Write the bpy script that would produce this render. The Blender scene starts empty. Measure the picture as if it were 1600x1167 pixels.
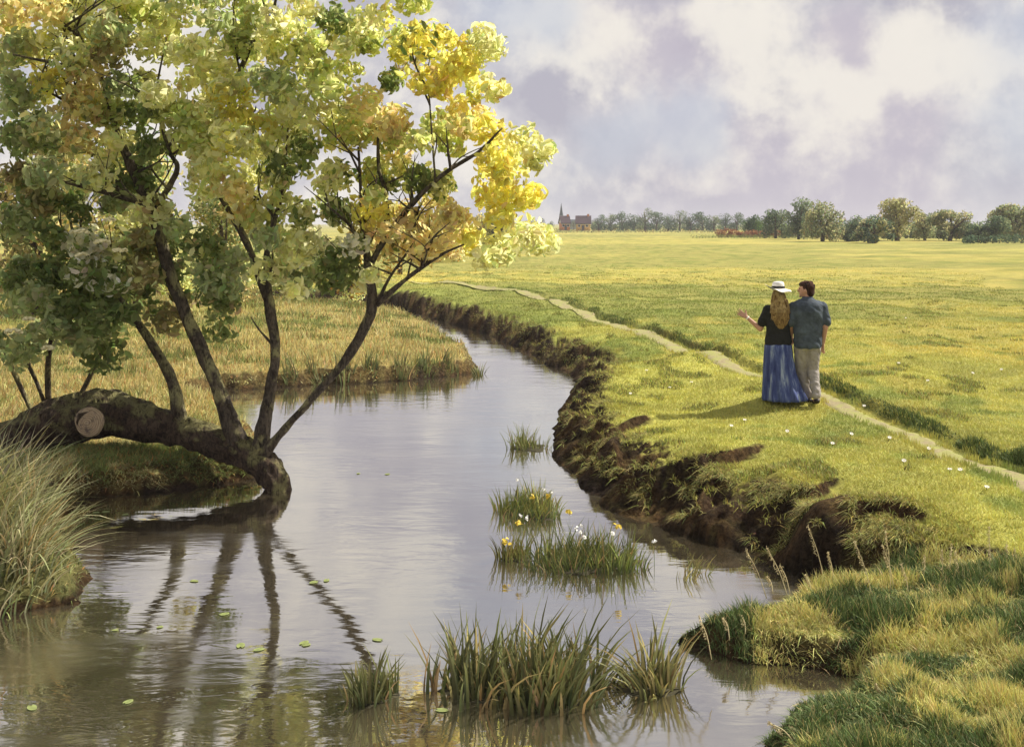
import bpy, bmesh, math, random
import numpy as np
from mathutils import Vector, Matrix
random.seed(7); RNG = np.random.default_rng(11)
S = bpy.context.scene; C = S.collection
PI = math.pi

# ------------------------------------------------------------------ camera, sky, sun, exposure
FPX = 1716.0; HOR = 350.0; CZ = 3.2
cam = bpy.data.objects.new('camera', bpy.data.cameras.new('camera')); C.objects.link(cam)
cam.location = (0, 0, CZ); cam.rotation_euler = (PI / 2, 0, 0)
cam.data.sensor_width = 36; cam.data.lens = 36 * FPX / 1600; cam.data.shift_y = -(583.5 - HOR) / 1600
cam.data.clip_start = 0.1; cam.data.clip_end = 8000
S.camera = cam
SUN = Vector((0.76, 0.27, 0.82)).normalized()          # towards the sun
sun = bpy.data.objects.new('sun', bpy.data.lights.new('sun', 'SUN')); C.objects.link(sun)
sun.data.energy = 5.0; sun.data.angle = math.radians(0.6); sun.data.color = (1.0, 0.93, 0.80)
sun.rotation_euler = (-SUN).to_track_quat('-Z', 'Y').to_euler()
S.view_settings.view_transform = 'Standard'; S.view_settings.look = 'None'
S.view_settings.exposure = 0.50; S.view_settings.gamma = 1
S.cycles.max_bounces = 6; S.cycles.transparent_max_bounces = 6


class NT:
    """small node-tree writer"""
    def __init__(s, tree): s.t = tree; s.n = tree.nodes; s.l = tree.links
    def new(s, typ, **kw):
        n = s.n.new(typ)
        for k, v in kw.items(): setattr(n, k, v)
        return n
    def put(s, sock, v):
        if isinstance(v, bpy.types.NodeSocket): s.l.new(v, sock)
        elif v is not None: sock.default_value = v
    def math(s, op, a, b=None, c=None, clamp=False):
        n = s.new('ShaderNodeMath', operation=op); n.use_clamp = clamp
        for i, v in enumerate((a, b, c)):
            if v is not None: s.put(n.inputs[i], v)
        return n.outputs[0]
    def vmath(s, op, a, b=None):
        n = s.new('ShaderNodeVectorMath', operation=op)
        s.put(n.inputs[0], a)
        if b is not None: s.put(n.inputs[1], b)
        return n.outputs['Value'] if op in ('DOT_PRODUCT', 'LENGTH') else n.outputs[0]
    def mix(s, f, a, b, mode='MIX'):
        n = s.new('ShaderNodeMix', data_type='RGBA', blend_type=mode)
        s.put(n.inputs[0], f)
        s.put(n.inputs[6], a if isinstance(a, bpy.types.NodeSocket) else (*a, 1)[:4])
        s.put(n.inputs[7], b if isinstance(b, bpy.types.NodeSocket) else (*b, 1)[:4])
        return n.outputs[2]
    def noise(s, vec, scale, detail=4, rough=0.5, dist=0.0):
        n = s.new('ShaderNodeTexNoise')
        if vec is not None: s.l.new(vec, n.inputs['Vector'])
        n.inputs['Scale'].default_value = scale; n.inputs['Detail'].default_value = detail
        n.inputs['Roughness'].default_value = rough; n.inputs['Distortion'].default_value = dist
        return n.outputs['Fac']
    def ramp(s, fac, stops):
        n = s.new('ShaderNodeValToRGB'); e = n.color_ramp.elements
        while len(e) < len(stops): e.new(0.5)
        for i, (p, c) in enumerate(stops): e[i].position = p; e[i].color = (*c, 1)
        s.l.new(fac, n.inputs[0]); return n.outputs[0]
    def mapr(s, v, a, b, c=0.0, d=1.0):
        n = s.new('ShaderNodeMapRange'); n.interpolation_type = 'SMOOTHSTEP'
        s.put(n.inputs[0], v)
        for i, q in enumerate((a, b, c, d)): n.inputs[i + 1].default_value = q
        return n.outputs[0]


world = bpy.data.worlds.new('World'); S.world = world; world.use_nodes = True
w = NT(world.node_tree); w.n.clear()
sky = w.new('ShaderNodeTexSky', sky_type='NISHITA'); sky.sun_disc = False
sky.sun_elevation = math.asin(SUN.z); sky.sun_rotation = math.atan2(SUN.x, SUN.y)
sky.air_density = 1.0; sky.dust_density = 2.0; sky.ozone_density = 1.0
tc = w.new('ShaderNodeTexCoord').outputs['Generated']
def skydir(px, py): return Vector(((px - 800) / FPX, 1, (HOR - py) / FPX)).normalized()
nz = w.new('ShaderNodeTexNoise'); w.l.new(tc, nz.inputs['Vector'])
nz.inputs['Scale'].default_value = 9.0; nz.inputs['Detail'].default_value = 7; nz.inputs['Roughness'].default_value = 0.62
warp = w.vmath('SUBTRACT', nz.outputs['Color'], (0.5, 0.5, 0.5))
wn = w.new('ShaderNodeVectorMath', operation='SCALE'); w.l.new(warp, wn.inputs[0]); wn.inputs['Scale'].default_value = 0.085
wv = w.vmath('NORMALIZE', w.vmath('ADD', tc, wn.outputs[0]))
def blob(px, py, rpx):
    d = w.vmath('DOT_PRODUCT', wv, tuple(skydir(px, py)))
    r = rpx / FPX; k = 1 / (r * r)
    return w.math('EXPONENT', w.math('MULTIPLY', w.math('SUBTRACT', d, 1.0), 2 * k))
def total(lst):
    acc = None
    for px, py, r, a in lst:
        t = w.math('MULTIPLY', blob(px, py, r), a)
        acc = t if acc is None else w.math('ADD', acc, t)
    return acc
cream = total([(1120, 40, 70, .75), (1190, 90, 65, .7), (1235, 165, 50, .6), (1180, 165, 40, .4), (1440, 50, 75, .9), (1530, 110, 60, .6), (870, 75, 60, .6), (920, 115, 45, .5), (1000, 45, 40, .35),
               (1300, 115, 40, .5), (1345, 160, 40, .4), (1505, 240, 45, .55), (1010, 265, 55, .45), (1080, 285, 40, .35), (1340, 190, 35, .5), (1250, 215, 40, .3), (860, 180, 40, .3), (1000, 110, 55, .4), (1130, 255, 60, .45), (1270, 280, 55, .4), (1450, 325, 55, .35), (960, 320, 60, .35), (830, 260, 40, .3), (1110, 320, 50, .35), (900, 270, 40, .3), (1580, 270, 40, .4), (1420, 120, 45, .5), (1400, 240, 40, .35), (1050, 90, 30, -.5), (1330, 60, 40, -.6), (1380, 200, 35, -.4), (1480, 190, 35, -.4),
               (200, 60, 300, .3), (300, -500, 500, .5), (1300, -600, 500, .4)])
blue = total([(1080, 185, 70, 1.0), (980, 195, 60, .8), (920, 225, 45, .6), (1110, 225, 50, .5), (780, 15, 80, .8), (1590, 190, 60, .8), (890, 30, 50, .6), (1590, 40, 50, .6),
              (860, 300, 60, .5), (1250, 300, 90, .25), (1560, 300, 80, .3), (100, 160, 120, .5), (800, -300, 300, .8), (-500, 100, 400, .5), (2200, 0, 400, .5)])
mauve = total([(1060, 110, 80, .8), (1330, 35, 70, .8), (1400, 170, 80, .6), (1300, 250, 120, .6), (1120, 310, 200, .8), (900, 160, 60, .3), (1440, 290, 120, .5), (1000, 10, 90, .5)])
fb = w.noise(tc, 10.0, 9, 0.60, 0.1)
fb2 = w.noise(tc, 3.2, 5, 0.55, 0.4)
cloudbase = w.ramp(fb, [(0.40, (.315, .305, .35)), (0.5, (.39, .38, .405)), (0.60, (.53, .505, .48))])
cr = w.mapr(w.math('ADD', cream, w.math('MULTIPLY', w.math('SUBTRACT', fb, .5), 4.2)), .12, 1.05)
mv = w.mapr(w.math('ADD', mauve, w.math('MULTIPLY', w.math('SUBTRACT', fb, .5), 2.0)), .2, 1.0)
bl = w.mapr(w.math('ADD', blue, w.math('MULTIPLY', w.math('SUBTRACT', fb2, .5), 1.2)), .15, 1.15)
c1 = w.mix(w.math('MULTIPLY', mv, .8), cloudbase, (.355, .325, .375))
c1 = w.mix(w.math('MULTIPLY', cr, .9), c1, (.58, .55, .50))
skys = w.new('ShaderNodeVectorMath', operation='SCALE'); w.l.new(sky.outputs[0], skys.inputs[0]); skys.inputs['Scale'].default_value = 0.11
skyc = w.mix(0.88, skys.outputs[0], (.34, .365, .43))
c2 = w.mix(w.math('MULTIPLY', bl, .62), c1, skyc)
bg = w.new('ShaderNodeBackground'); w.l.new(c2, bg.inputs[0]); bg.inputs[1].default_value = 1.10
wo = w.new('ShaderNodeOutputWorld'); w.l.new(bg.outputs[0], wo.inputs[0])


# ------------------------------------------------------------------ helpers
def P(px, py, D): return Vector(((px - 800) / FPX * D, D, CZ - (py - HOR) * D / FPX))
def W0(px, py, z=0.0):
    D = FPX * (CZ - z) / (py - HOR); return ((px - 800) / FPX * D, D)

def vn(x, y, seed=0):
    x = np.asarray(x, float); y = np.asarray(y, float)
    xi = np.floor(x).astype(np.int64); yi = np.floor(y).astype(np.int64)
    fx = x - xi; fy = y - yi; fx = fx * fx * (3 - 2 * fx); fy = fy * fy * (3 - 2 * fy)
    def h(a, b):
        n = (a * 374761393 + b * 668265263 + seed * 1442695041) & 0xffffffff
        n = ((n ^ (n >> 13)) * 1274126177) & 0xffffffff
        return ((n ^ (n >> 16)) & 0xffff) / 65535.0
    return (h(xi, yi) * (1 - fx) + h(xi + 1, yi) * fx) * (1 - fy) + (h(xi, yi + 1) * (1 - fx) + h(xi + 1, yi + 1) * fx) * fy
def fbm(x, y, seed=0, o=4):
    s = 0; a = .5; t = 0
    for i in range(o): s = s + a * vn(x * 2 ** i, y * 2 ** i, seed + i * 17); t += a; a *= .5
    return s / t
def sstep(a, b, x):
    t = np.clip((x - a) / (b - a), 0, 1); return t * t * (3 - 2 * t)

def tag(o, label=None, cat=None, group=None, kind=None):
    if label: o['label'] = label
    if cat: o['category'] = cat
    if group: o['group'] = group
    if kind: o['kind'] = kind
    return o
def thing(name, label, cat, loc=(0, 0, 0), rz=0, group=None):
    o = bpy.data.objects.new(name, None); C.objects.link(o); o.location = loc; o.rotation_euler = (0, 0, rz); o.empty_display_size = .2
    return tag(o, label, cat, group)
def link(name, me, mat, parent=None, keep=True):
    """link mesh data as an object; with a parent, the mesh is in world space and is re-based on the parent"""
    o = bpy.data.objects.new(name, me); C.objects.link(o)
    if mat: me.materials.append(mat)
    if parent is not None:
        o.parent = parent
        if keep:
            M = Matrix.LocRotScale(parent.location, parent.rotation_euler, parent.scale)
            q = parent.parent
            while q is not None: M = Matrix.LocRotScale(q.location, q.rotation_euler, q.scale) @ M; q = q.parent
            me.transform(M.inverted())
    return o
def npmesh(name, V, F, col=None, smooth=False):
    """V (n,3), F (m,k) constant k faces"""
    me = bpy.data.meshes.new(name); V = np.asarray(V, np.float32); F = np.asarray(F, np.int32)
    me.vertices.add(len(V)); me.vertices.foreach_set('co', V.ravel())
    k = F.shape[1]; me.loops.add(F.size); me.loops.foreach_set('vertex_index', F.ravel())
    me.polygons.add(len(F)); me.polygons.foreach_set('loop_start', np.arange(0, F.size, k, dtype=np.int32))
    if smooth: me.polygons.foreach_set('use_smooth', np.ones(len(F), bool))
    me.update(calc_edges=True)
    if col is not None:
        a = me.color_attributes.new('col', 'FLOAT_COLOR', 'POINT')
        a.data.foreach_set('color', np.hstack([col, np.ones((len(col), 1))]).astype(np.float32).ravel())
    return me
ORD = ['leftmost', 'second', 'third', 'fourth', 'fifth', 'sixth', 'seventh', 'eighth', 'ninth', 'tenth', 'eleventh', 'twelfth', 'thirteenth', 'fourteenth', 'fifteenth', 'sixteenth', 'seventeenth', 'eighteenth', 'nineteenth', 'twentieth', 'twenty-first', 'twenty-second', 'twenty-third', 'twenty-fourth']
def ordinal(i, n): return 'leftmost' if i == 0 else ('rightmost' if i == n - 1 else ORD[i] + ' from the left')
def ranks(lst): return {q: sorted(lst).index(q) for q in lst}
def copy_tree(o, parent=None):
    c = o.copy(); C.objects.link(c); c.parent = parent
    for ch in o.children: copy_tree(ch, c)
    return c

# ------------------------------------------------------------------ materials
def mat(name, fn):
    m = bpy.data.materials.new(name); m.use_nodes = True; t = NT(m.node_tree); t.n.clear()
    out = t.new('ShaderNodeOutputMaterial'); r = fn(t); t.l.new(r, out.inputs[0]); return m
def princ(t, col, rough=.8, bump=None, bs=.3, bd=.02, spec=.3, **kw):
    b = t.new('ShaderNodeBsdfPrincipled')
    t.put(b.inputs['Base Color'], col if isinstance(col, bpy.types.NodeSocket) else (*col, 1))
    t.put(b.inputs['Roughness'], rough); b.inputs['Specular IOR Level'].default_value = spec
    if bump is not None:
        bn = t.new('ShaderNodeBump'); bn.inputs['Strength'].default_value = bs; bn.inputs['Distance'].default_value = bd
        t.l.new(bump, bn.inputs['Height']); t.l.new(bn.outputs[0], b.inputs['Normal'])
    for k, v in kw.items(): b.inputs[k].default_value = v
    return b.outputs[0]
def leafy(trans=.35, rough=.6):
    def f(t):
        a = t.new('ShaderNodeAttribute', attribute_name='col').outputs['Color']
        n = t.noise(t.new('ShaderNodeTexCoord').outputs['Object'], 3.0, 3)
        c = t.mix(1.0, a, t.ramp(n, [(.3, (.8, .8, .8)), (.7, (1.18, 1.15, 1.1))]), 'MULTIPLY')
        d = princ(t, c, rough, spec=.2)
        tr = t.new('ShaderNodeBsdfTranslucent'); t.l.new(c, tr.inputs[0])
        m = t.new('ShaderNodeMixShader'); m.inputs[0].default_value = trans
        t.l.new(d, m.inputs[1]); t.l.new(tr.outputs[0], m.inputs[2]); return m.outputs[0]
    return f
M_LEAF = mat('leaf', leafy(.68)); M_BLADE = mat('blade', leafy(.2))
def plain(c, rough=.8, var=.25, scale=30, bs=.3, bd=.01):
    def f(t):
        v = t.new('ShaderNodeTexCoord').outputs['Object']; n = t.noise(v, scale, 5, .6)
        cc = t.ramp(n, [(.3, tuple(x * (1 - var) for x in c)), (.7, tuple(min(1, x * (1 + var)) for x in c))])
        return princ(t, cc, rough, n, bs, bd)
    return f
def bark_f(c1, c2, c3):
    def f(t):
        v = t.new('ShaderNodeTexCoord').outputs['Object']
        mp = t.new('ShaderNodeMapping'); mp.inputs['Scale'].default_value = (1, 1, .35); t.l.new(v, mp.inputs[0])
        n = t.noise(mp.outputs[0], 20, 8, .7, 1.2); n2 = t.noise(v, 3.5, 5, .6); n3 = t.noise(v, 70, 4, .6); n4 = t.noise(v, 7, 5, .65, .5)
        c = t.ramp(n, [(.38, c1), (.62, c2)])
        c = t.mix(t.mapr(n4, .45, .65), c, t.mix(1.0, c, (.55, .48, .45), 'MULTIPLY'))
        up = t.vmath('DOT_PRODUCT', t.new('ShaderNodeNewGeometry').outputs['Normal'], (.25, 0, .97))
        c = t.mix(t.math('MULTIPLY', t.mapr(t.math('ADD', n2, t.math('MULTIPLY', up, .16)), .5, .68), t.mapr(n, .35, .55)), c, c3)
        return princ(t, c, .9, t.math('ADD', n, t.math('ADD', n4, t.math('MULTIPLY', n3, .3))), 1.0, .09)
    return f
M_BARK = mat('bark', bark_f((.034, .022, .016), (.15, .105, .070), (.28, .26, .11)))
M_LIMB = mat('limb_bark', bark_f((.045, .036, .028), (.19, .15, .105), (.40, .37, .17)))
def wood_f(t):
    v = t.new('ShaderNodeNewGeometry').outputs['Position']; d = t.vmath('LENGTH', t.vmath('SUBTRACT', t.vmath('ADD', v, t.vmath('MULTIPLY', t.new('ShaderNodeTexNoise').outputs['Color'], (.03, .03, .03))), (-5.15, 13.34, .80)))
    r = t.math('SINE', t.math('MULTIPLY', d, 260)); n = t.noise(v, 9, 6, .7)
    c = t.mix(t.mapr(r, -.6, .9), (.33, .24, .15), (.45, .35, .23)); c = t.mix(t.mapr(n, .48, .66), c, (.13, .10, .08)); return princ(t, c, .85, t.math('ADD', n, r), .5, .01)
M_WOOD = mat('cut_wood', wood_f)

def terrain_mat(t):
    a = t.new('ShaderNodeAttribute', attribute_name='col').outputs['Color']
    v = t.new('ShaderNodeNewGeometry').outputs['Position']
    n1 = t.noise(v, 2.2, 6, .6); n2 = t.noise(v, 28, 5, .65); n3 = t.noise(v, 160, 3, .6)
    c = t.mix(1.0, a, t.ramp(n1, [(.3, (.82, .84, .84)), (.7, (1.15, 1.12, 1.05))]), 'MULTIPLY')
    c = t.mix(1.0, c, t.ramp(n2, [(.3, (.70, .74, .72)), (.72, (1.25, 1.22, 1.1))]), 'MULTIPLY')
    ea = t.new('ShaderNodeAttribute', attribute_name='er').outputs['Fac']
    n4 = t.noise(v, 13, 9, .75, .6); vo = t.new('ShaderNodeTexVoronoi'); vo.inputs['Scale'].default_value = 16; t.l.new(v, vo.inputs['Vector'])
    c = t.mix(t.math('MULTIPLY', ea, t.mapr(n4, .42, .60)), c, t.mix(1.0, c, (.42, .40, .42), 'MULTIPLY'))
    h = t.math('ADD', t.math('ADD', n2, t.math('MULTIPLY', n3, .5)), t.math('MULTIPLY', ea, t.math('ADD', t.math('MULTIPLY', n4, 4), t.math('MULTIPLY', vo.outputs['Distance'], 1.6))))
    return princ(t, c, .95, h, .9, .05, .1)
M_TERR = mat('terrain', terrain_mat)
def water_mat(t):
    v = t.new('ShaderNodeNewGeometry').outputs['Position']
    mp = t.new('ShaderNodeMapping'); mp.inputs['Scale'].default_value = (.55, 1.5, 1); t.l.new(v, mp.inputs[0])
    n1 = t.noise(mp.outputs[0], 5.0, 3, .5, .5); n2 = t.noise(mp.outputs[0], 1.1, 3, .5)
    patch = t.mapr(t.noise(v, .35, 2), .4, .7, .25, 1.0)
    h = t.math('ADD', t.math('MULTIPLY', n1, patch), n2)
    sc = t.noise(v, .9, 4, .6, .4)
    c = t.ramp(sc, [(.35, (.040, .033, .020)), (.65, (.085, .072, .045))])
    b = t.new('ShaderNodeBsdfPrincipled'); t.l.new(c, b.inputs['Base Color'])
    rr = t.noise(mp.outputs[0], .8, 4, .6, .5); t.l.new(t.mapr(rr, .45, .7, .03, .13), b.inputs['Roughness'])
    b.inputs['IOR'].default_value = 1.33
    bn = t.new('ShaderNodeBump'); bn.inputs['Strength'].default_value = .28; bn.inputs['Distance'].default_value = .02
    t.l.new(h, bn.inputs['Height']); t.l.new(bn.outputs[0], b.inputs['Normal'])
    gl = t.new('ShaderNodeBsdfGlossy'); gl.inputs['Color'].default_value = (.97, .95, .92, 1); t.l.new(bn.outputs[0], gl.inputs['Normal']); t.l.new(b.inputs['Roughness'].links[0].from_socket, gl.inputs['Roughness'])
    fr = t.new('ShaderNodeFresnel'); fr.inputs['IOR'].default_value = 1.45; mx = t.new('ShaderNodeMixShader')
    t.l.new(t.math('MULTIPLY_ADD', fr.outputs[0], .50, .48), mx.inputs[0]); t.l.new(b.outputs[0], mx.inputs[1]); t.l.new(gl.outputs[0], mx.inputs[2]); return mx.outputs[0]
M_WATER = mat('water', water_mat)

# ------------------------------------------------------------------ terrain: distance field from the shoreline
# (px, py, type of bank that follows) on the water plane; L straw bank, R field bank, N near right bank
SH = [((-14, -8), 'L'), ((-9, 4), 'L'), ((-6.0, 8.3), 'L'), (W0(-60, 985), 'L'), (W0(30, 962), 'L'), (W0(110, 950), 'L'), (W0(128, 900), 'L'), (W0(95, 840), 'L'),
      (W0(110, 785), 'L'), (W0(210, 770), 'L'), (W0(330, 757), 'L'), (W0(400, 748), 'L'), (W0(432, 737), 'L'), (W0(420, 715), 'L'),
      (W0(385, 672), 'L'), (W0(345, 642), 'L'), (W0(290, 625), 'L'), (W0(330, 612), 'L'), (W0(450, 603), 'L'), (W0(560, 600), 'L'), (W0(670, 592), 'L'), (W0(745, 581), 'L'),
      (W0(740, 562), 'L'), (W0(702, 535), 'L'), (W0(665, 512), 'L'), (W0(640, 499), 'L'), (W0(590, 488), 'L'), (W0(500, 479), 'L'), (W0(400, 474), 'L'),
      ((-40, 50), 'L'), ((-41, 54), 'R'), (W0(400, 468), 'R'), (W0(520, 471), 'R'), (W0(620, 482), 'R'), (W0(700, 503), 'R'), (W0(770, 527), 'R'), (W0(830, 556), 'R'),
      (W0(880, 583), 'R'), (W0(908, 600), 'R'), (W0(885, 630), 'R'), (W0(862, 668), 'R'), (W0(866, 712), 'R'), (W0(905, 752), 'R'), (W0(965, 800), 'R'),
      (W0(1060, 835), 'R'), (W0(1150, 862), 'R'), (W0(1230, 890), 'R'), (W0(1300, 915), 'N'), (W0(1240, 950), 'N'), (W0(1150, 978), 'N'), (W0(1062, 1012), 'N'),
      (W0(1150, 1036), 'N'), (W0(1270, 1050), 'N'), (W0(1375, 1072), 'N'), (W0(1345, 1100), 'N'), (W0(1270, 1135), 'N'), (W0(1200, 1172), 'N'), ((1.45, 5.8), 'N'), ((1.6, 3.5), 'N'), ((2.5, -8), 'N')]
SP = np.array([p for p, _ in SH]); ST = [t for _, t in SH]; NS = len(SP)
TIP = np.array(W0(1300, 915))
def shore(x, y):
    x = np.asarray(x, float).ravel(); y = np.asarray(y, float).ravel()
    wx = x + (fbm(x * 1.6, y * 1.6, 5) - .5) * .35 + (vn(x * 7, y * 7, 9) - .5) * .08
    wy = y + (fbm(x * 1.6, y * 1.6, 25) - .5) * .55 + (vn(x * 7, y * 7, 19) - .5) * .08
    dt = {k: np.full(x.shape, 1e9) for k in 'LRN'}; ins = np.zeros(x.shape, bool)
    for i in range(NS):
        a = SP[i]; b = SP[(i + 1) % NS]; ab = b - a
        t = np.clip(((wx - a[0]) * ab[0] + (wy - a[1]) * ab[1]) / (ab @ ab), 0, 1)
        d = np.hypot(wx - a[0] - t * ab[0], wy - a[1] - t * ab[1]); k = ST[i]
        if i != NS - 1: dt[k] = np.minimum(dt[k], d)
        c = ((a[1] > wy) != (b[1] > wy)) & (wx < (b[0] - a[0]) * (wy - a[1]) / (b[1] - a[1] + 1e-12) + a[0]); ins ^= c
    d = np.minimum(np.minimum(dt['L'], dt['R']), dt['N'])
    return np.where(ins, -d, d), dt
# eroded ledges on the right bank: image polylines (lower on the near side), height of the step
LEDGE = [([(888, 668), (930, 660), (985, 648), (1020, 640)], .12), ([(960, 700), (1010, 708), (1080, 712), (1140, 707), (1200, 692)], .13),
         ([(1030, 752), (1120, 762), (1180, 760), (1250, 750), (1340, 742)], .10), ([(1200, 805), (1280, 800), (1350, 790), (1410, 786)], .12)]
LEDGE = [(np.array([W0(px, py, .62) for px, py in l]), h) for l, h in LEDGE]
MOUND = [(*W0(1245, 812, .45), .30, .16), (*W0(1330, 822, .4), .32, .13), (*W0(1090, 770, .5), .25, .10), (*W0(1420, 830, .4), .35, .10), (*W0(900, 575, .4), .5, .1)]
PATH = np.array([(5.6, -2), (5.45, 6), W0(1660, 762, .75), W0(1560, 718, .75), W0(1420, 655, .75), W0(1290, 608, .75), W0(1150, 562, .75), W0(1000, 512, .75), W0(880, 470, .75),
                 W0(800, 449, .75), W0(700, 441, .75), W0(640, 437, .75), (-14, 52), (-60, 60)])
def cr_spline(P_, n):
    P_ = [np.asarray(p, float) for p in P_]; P_ = [2 * P_[0] - P_[1]] + P_ + [2 * P_[-1] - P_[-2]]; out = []
    for i in range(1, len(P_) - 2):
        a, b, c, e = P_[i - 1:i + 3]
        for k in range(n):
            t = k / n; out.append(.5 * (2 * b + (c - a) * t + (2 * a - 5 * b + 4 * c - e) * t * t + (3 * b - a - 3 * c + e) * t ** 3))
    out.append(P_[-2]); return np.array(out)
PATH = cr_spline(list(PATH), 3)
def polyd(P_, x, y):
    """distance to polyline, signed side (left negative), along fraction"""
    best = np.full(x.shape, 1e9); side = np.zeros(x.shape); al = np.zeros(x.shape); n = len(P_) - 1
    for i in range(n):
        a = P_[i]; b = P_[i + 1]; ab = b - a
        t = np.clip(((x - a[0]) * ab[0] + (y - a[1]) * ab[1]) / (ab @ ab), 0, 1)
        d = np.hypot(x - a[0] - t * ab[0], y - a[1] - t * ab[1]); m = d < best
        best = np.where(m, d, best); side = np.where(m, (x - a[0]) * ab[1] - (y - a[1]) * ab[0], side); al = np.where(m, (i + t) / n, al)
    return best, np.sign(side), al
def terrain(x, y, full=False):
    shp = np.shape(x); x = np.asarray(x, float).ravel(); y = np.asarray(y, float).ravel()
    d, dt = shore(x, y)
    e = .05
    wl, wr, wn_ = [1 / (dt[k] + e) ** 4 for k in 'LRN']; s = wl + wr + wn_; wl /= s; wr /= s; wn_ /= s
    # escarpment between field and near bank right of the bay's end
    ly = TIP[1] + (x - TIP[0]) * (-.40) + (fbm(x * 1.5, y * 1.5, 77) - .5) * .3
    near = 1 - sstep(-.08, .10, y - ly)
    m = sstep(TIP[0] - .3, TIP[0] + .1, x) * sstep(12.5, 11.5, y)
    tr = wr + wn_; nn = wn_ * (1 - m) + near * tr * m; rr = tr - nn; wn_, wr = nn, rr
    dd = np.maximum(d, 0)
    lum = fbm(x * 2.2, y * 2.2, 41)
    hl = .27 * sstep(-.02, .22, dd) + .16 * (1 - np.exp(-dd / 2)) + (lum - .5) * .10 * sstep(0, .5, dd)
    hr = .44 * (.62 + .62 * vn(x * .8, y * .8, 207)) * sstep(-.04, .50 + .55 * vn(x * 1.5, y * 1.5, 3), dd) ** .8 + .30 * (1 - np.exp(-dd / 1.8)) + (fbm(x * 2.6, y * 2.6, 43) - .5) * .50 * np.exp(-((dd - .42) / .42) ** 2) + (fbm(x * 8, y * 8, 47, 3) - .5) * .22 * sstep(.0, .15, dd) * sstep(1.0, .6, dd)
    hn = .16 * sstep(-.02, .14, dd) + .26 * (1 - np.exp(-dd / .9)) + (lum - .5) * .16 * sstep(0, .4, dd)
    # right of the bay's end the field edge is measured from the escarpment
    de = np.maximum(y - ly, 0)
    hr = np.where(m > 0, hr * (1 - m) + m * (.40 + .34 * (1 - np.exp(-np.minimum(dd, de + .25) / 1.3)) + (fbm(x * 3, y * 3, 43) - .5) * .16 * np.exp(-de / .7)), hr)
    h = wl * hl + wr * hr + wn_ * hn
    ledge = np.zeros(x.shape)
    wx = x + (vn(x * 4, y * 4, 91) - .5) * .15; wy = y + (vn(x * 4, y * 4, 92) - .5) * .22
    for L, A in LEDGE:
        q, sd, al = polyd(L, wx, wy); lo = sd > 0
        fade = sstep(0, .2, al) * sstep(1, .8, al) * sstep(.9, .5, q)
        h = h - np.where(lo, A * fade * sstep(0, .05, q) * np.exp(-np.maximum(q - .1, 0) / .5), 0)
        ledge = np.maximum(ledge, fade * np.where(lo, sstep(.20, .07, q), sstep(.05, .0, q)))
    for mx, my, r, A in MOUND: h = h + A * np.exp(-((x - mx) ** 2 + (y - my) ** 2) / r ** 2) * wr
    pd, ps, pal = polyd(PATH, x, y)
    h = h - .04 * sstep(.34, .2, pd) * (d > 0)
    h = h + np.where((ps > 0) & (d > 0), .11 * sstep(.30, .40, pd + (vn(x * 3, y * 3, 51) - .5) * .1), 0) * sstep(60, 25, y) * wr
    far = sstep(8, 40, np.hypot(x - 3, y - 14))
    h = h + (fbm(x * .35, y * .35, 61) - .5) * .10 * sstep(1, 3, dd) + (fbm(x * 1.4, y * 1.4, 63) - .5) * .04 * sstep(.5, 2, dd)
    h = np.where(d < 0, -.6 * sstep(0, 1.0, -d) - .03, np.maximum(h, -.02 + .3 * np.minimum(dd, .1)))
    if not full: return h.reshape(shp)
    return h, d, wl, wr, wn_, ledge, pd, ps, near * m

def h1(x, y): return float(terrain(np.array([x]), np.array([y]))[0])
def ground(px, py):
    """where the sight line through a picture point meets the land"""
    lo = 5.0; step = .1; D = lo
    Ds = np.concatenate([np.arange(5, 30, .05), np.arange(30, 80, .3), np.geomspace(80, 2000, 200)])
    xs = (px - 800) / FPX * Ds; zs = CZ - (py - HOR) * Ds / FPX
    hh = terrain(xs, Ds); i = np.argmax(zs < hh)
    return Vector((xs[i], Ds[i], hh[i]))

def field_col(x, y):
    """pigment of the turf: patches of yellow, lime and darker green grass"""
    a = fbm(x * .16 + 3, y * .10, 101, 4); b = fbm(x * .5, y * .22, 111, 4); c = fbm(x * 1.8, y * 1.8, 121, 3)
    Y = np.array([.62, .54, .14]); Lm = np.array([.47, .46, .12]); G = np.array([.23, .28, .075]); 
    t1 = sstep(.38, .58, a * .6 + b * .4)[:, None]; t2 = np.maximum(np.maximum(sstep(.52, .66, b * .65 + c * .35), sstep(.52, .66, fbm(x * .05 + 9, y * .16, 171, 3)) * sstep(12, 17, y)), sstep(.50, .58, fbm(x * .012 + 4, y * .05, 181, 3)) * sstep(14, 22, y))[:, None]; t3 = sstep(.30, .7, c)[:, None]
    col = Lm * (1 - t1) + Y * t1
    col = col * (1 - t2 * .88) + G * t2 * .88
    return col * (.88 + .24 * t3)
def land_col(x, y, T):
    h, d, wl, wr, wn_, ledge, pd, ps, nm = T
    col = field_col(x, y)
    f = fbm(x * 1.1, y * 1.1, 131)[:, None]; f2 = fbm(x * 3.5, y * 3.5, 141)[:, None]
    straw = np.array([.50, .42, .17]) * (1 - f2) + np.array([.42, .30, .11]) * f2
    straw = straw * (1 - sstep(12.6, 11.8, y)[:, None]) + np.array([.17, .18, .07]) * sstep(12.6, 11.8, y)[:, None]; straw = straw * (1 - sstep(.5, .66, f)) + np.array([.20, .20, .06]) * sstep(.5, .66, f)
    fk = fbm(x * 1.9, y * 2.6, 133)[:, None]; nearg = np.array([.36, .35, .10]) * (1 - sstep(.46, .56, fk)) + np.array([.08, .11, .035]) * sstep(.46, .56, fk)
    wl = wl[:, None]; wn_ = wn_[:, None]
    return col * (1 - wl - wn_) + straw * wl + nearg * wn_
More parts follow.
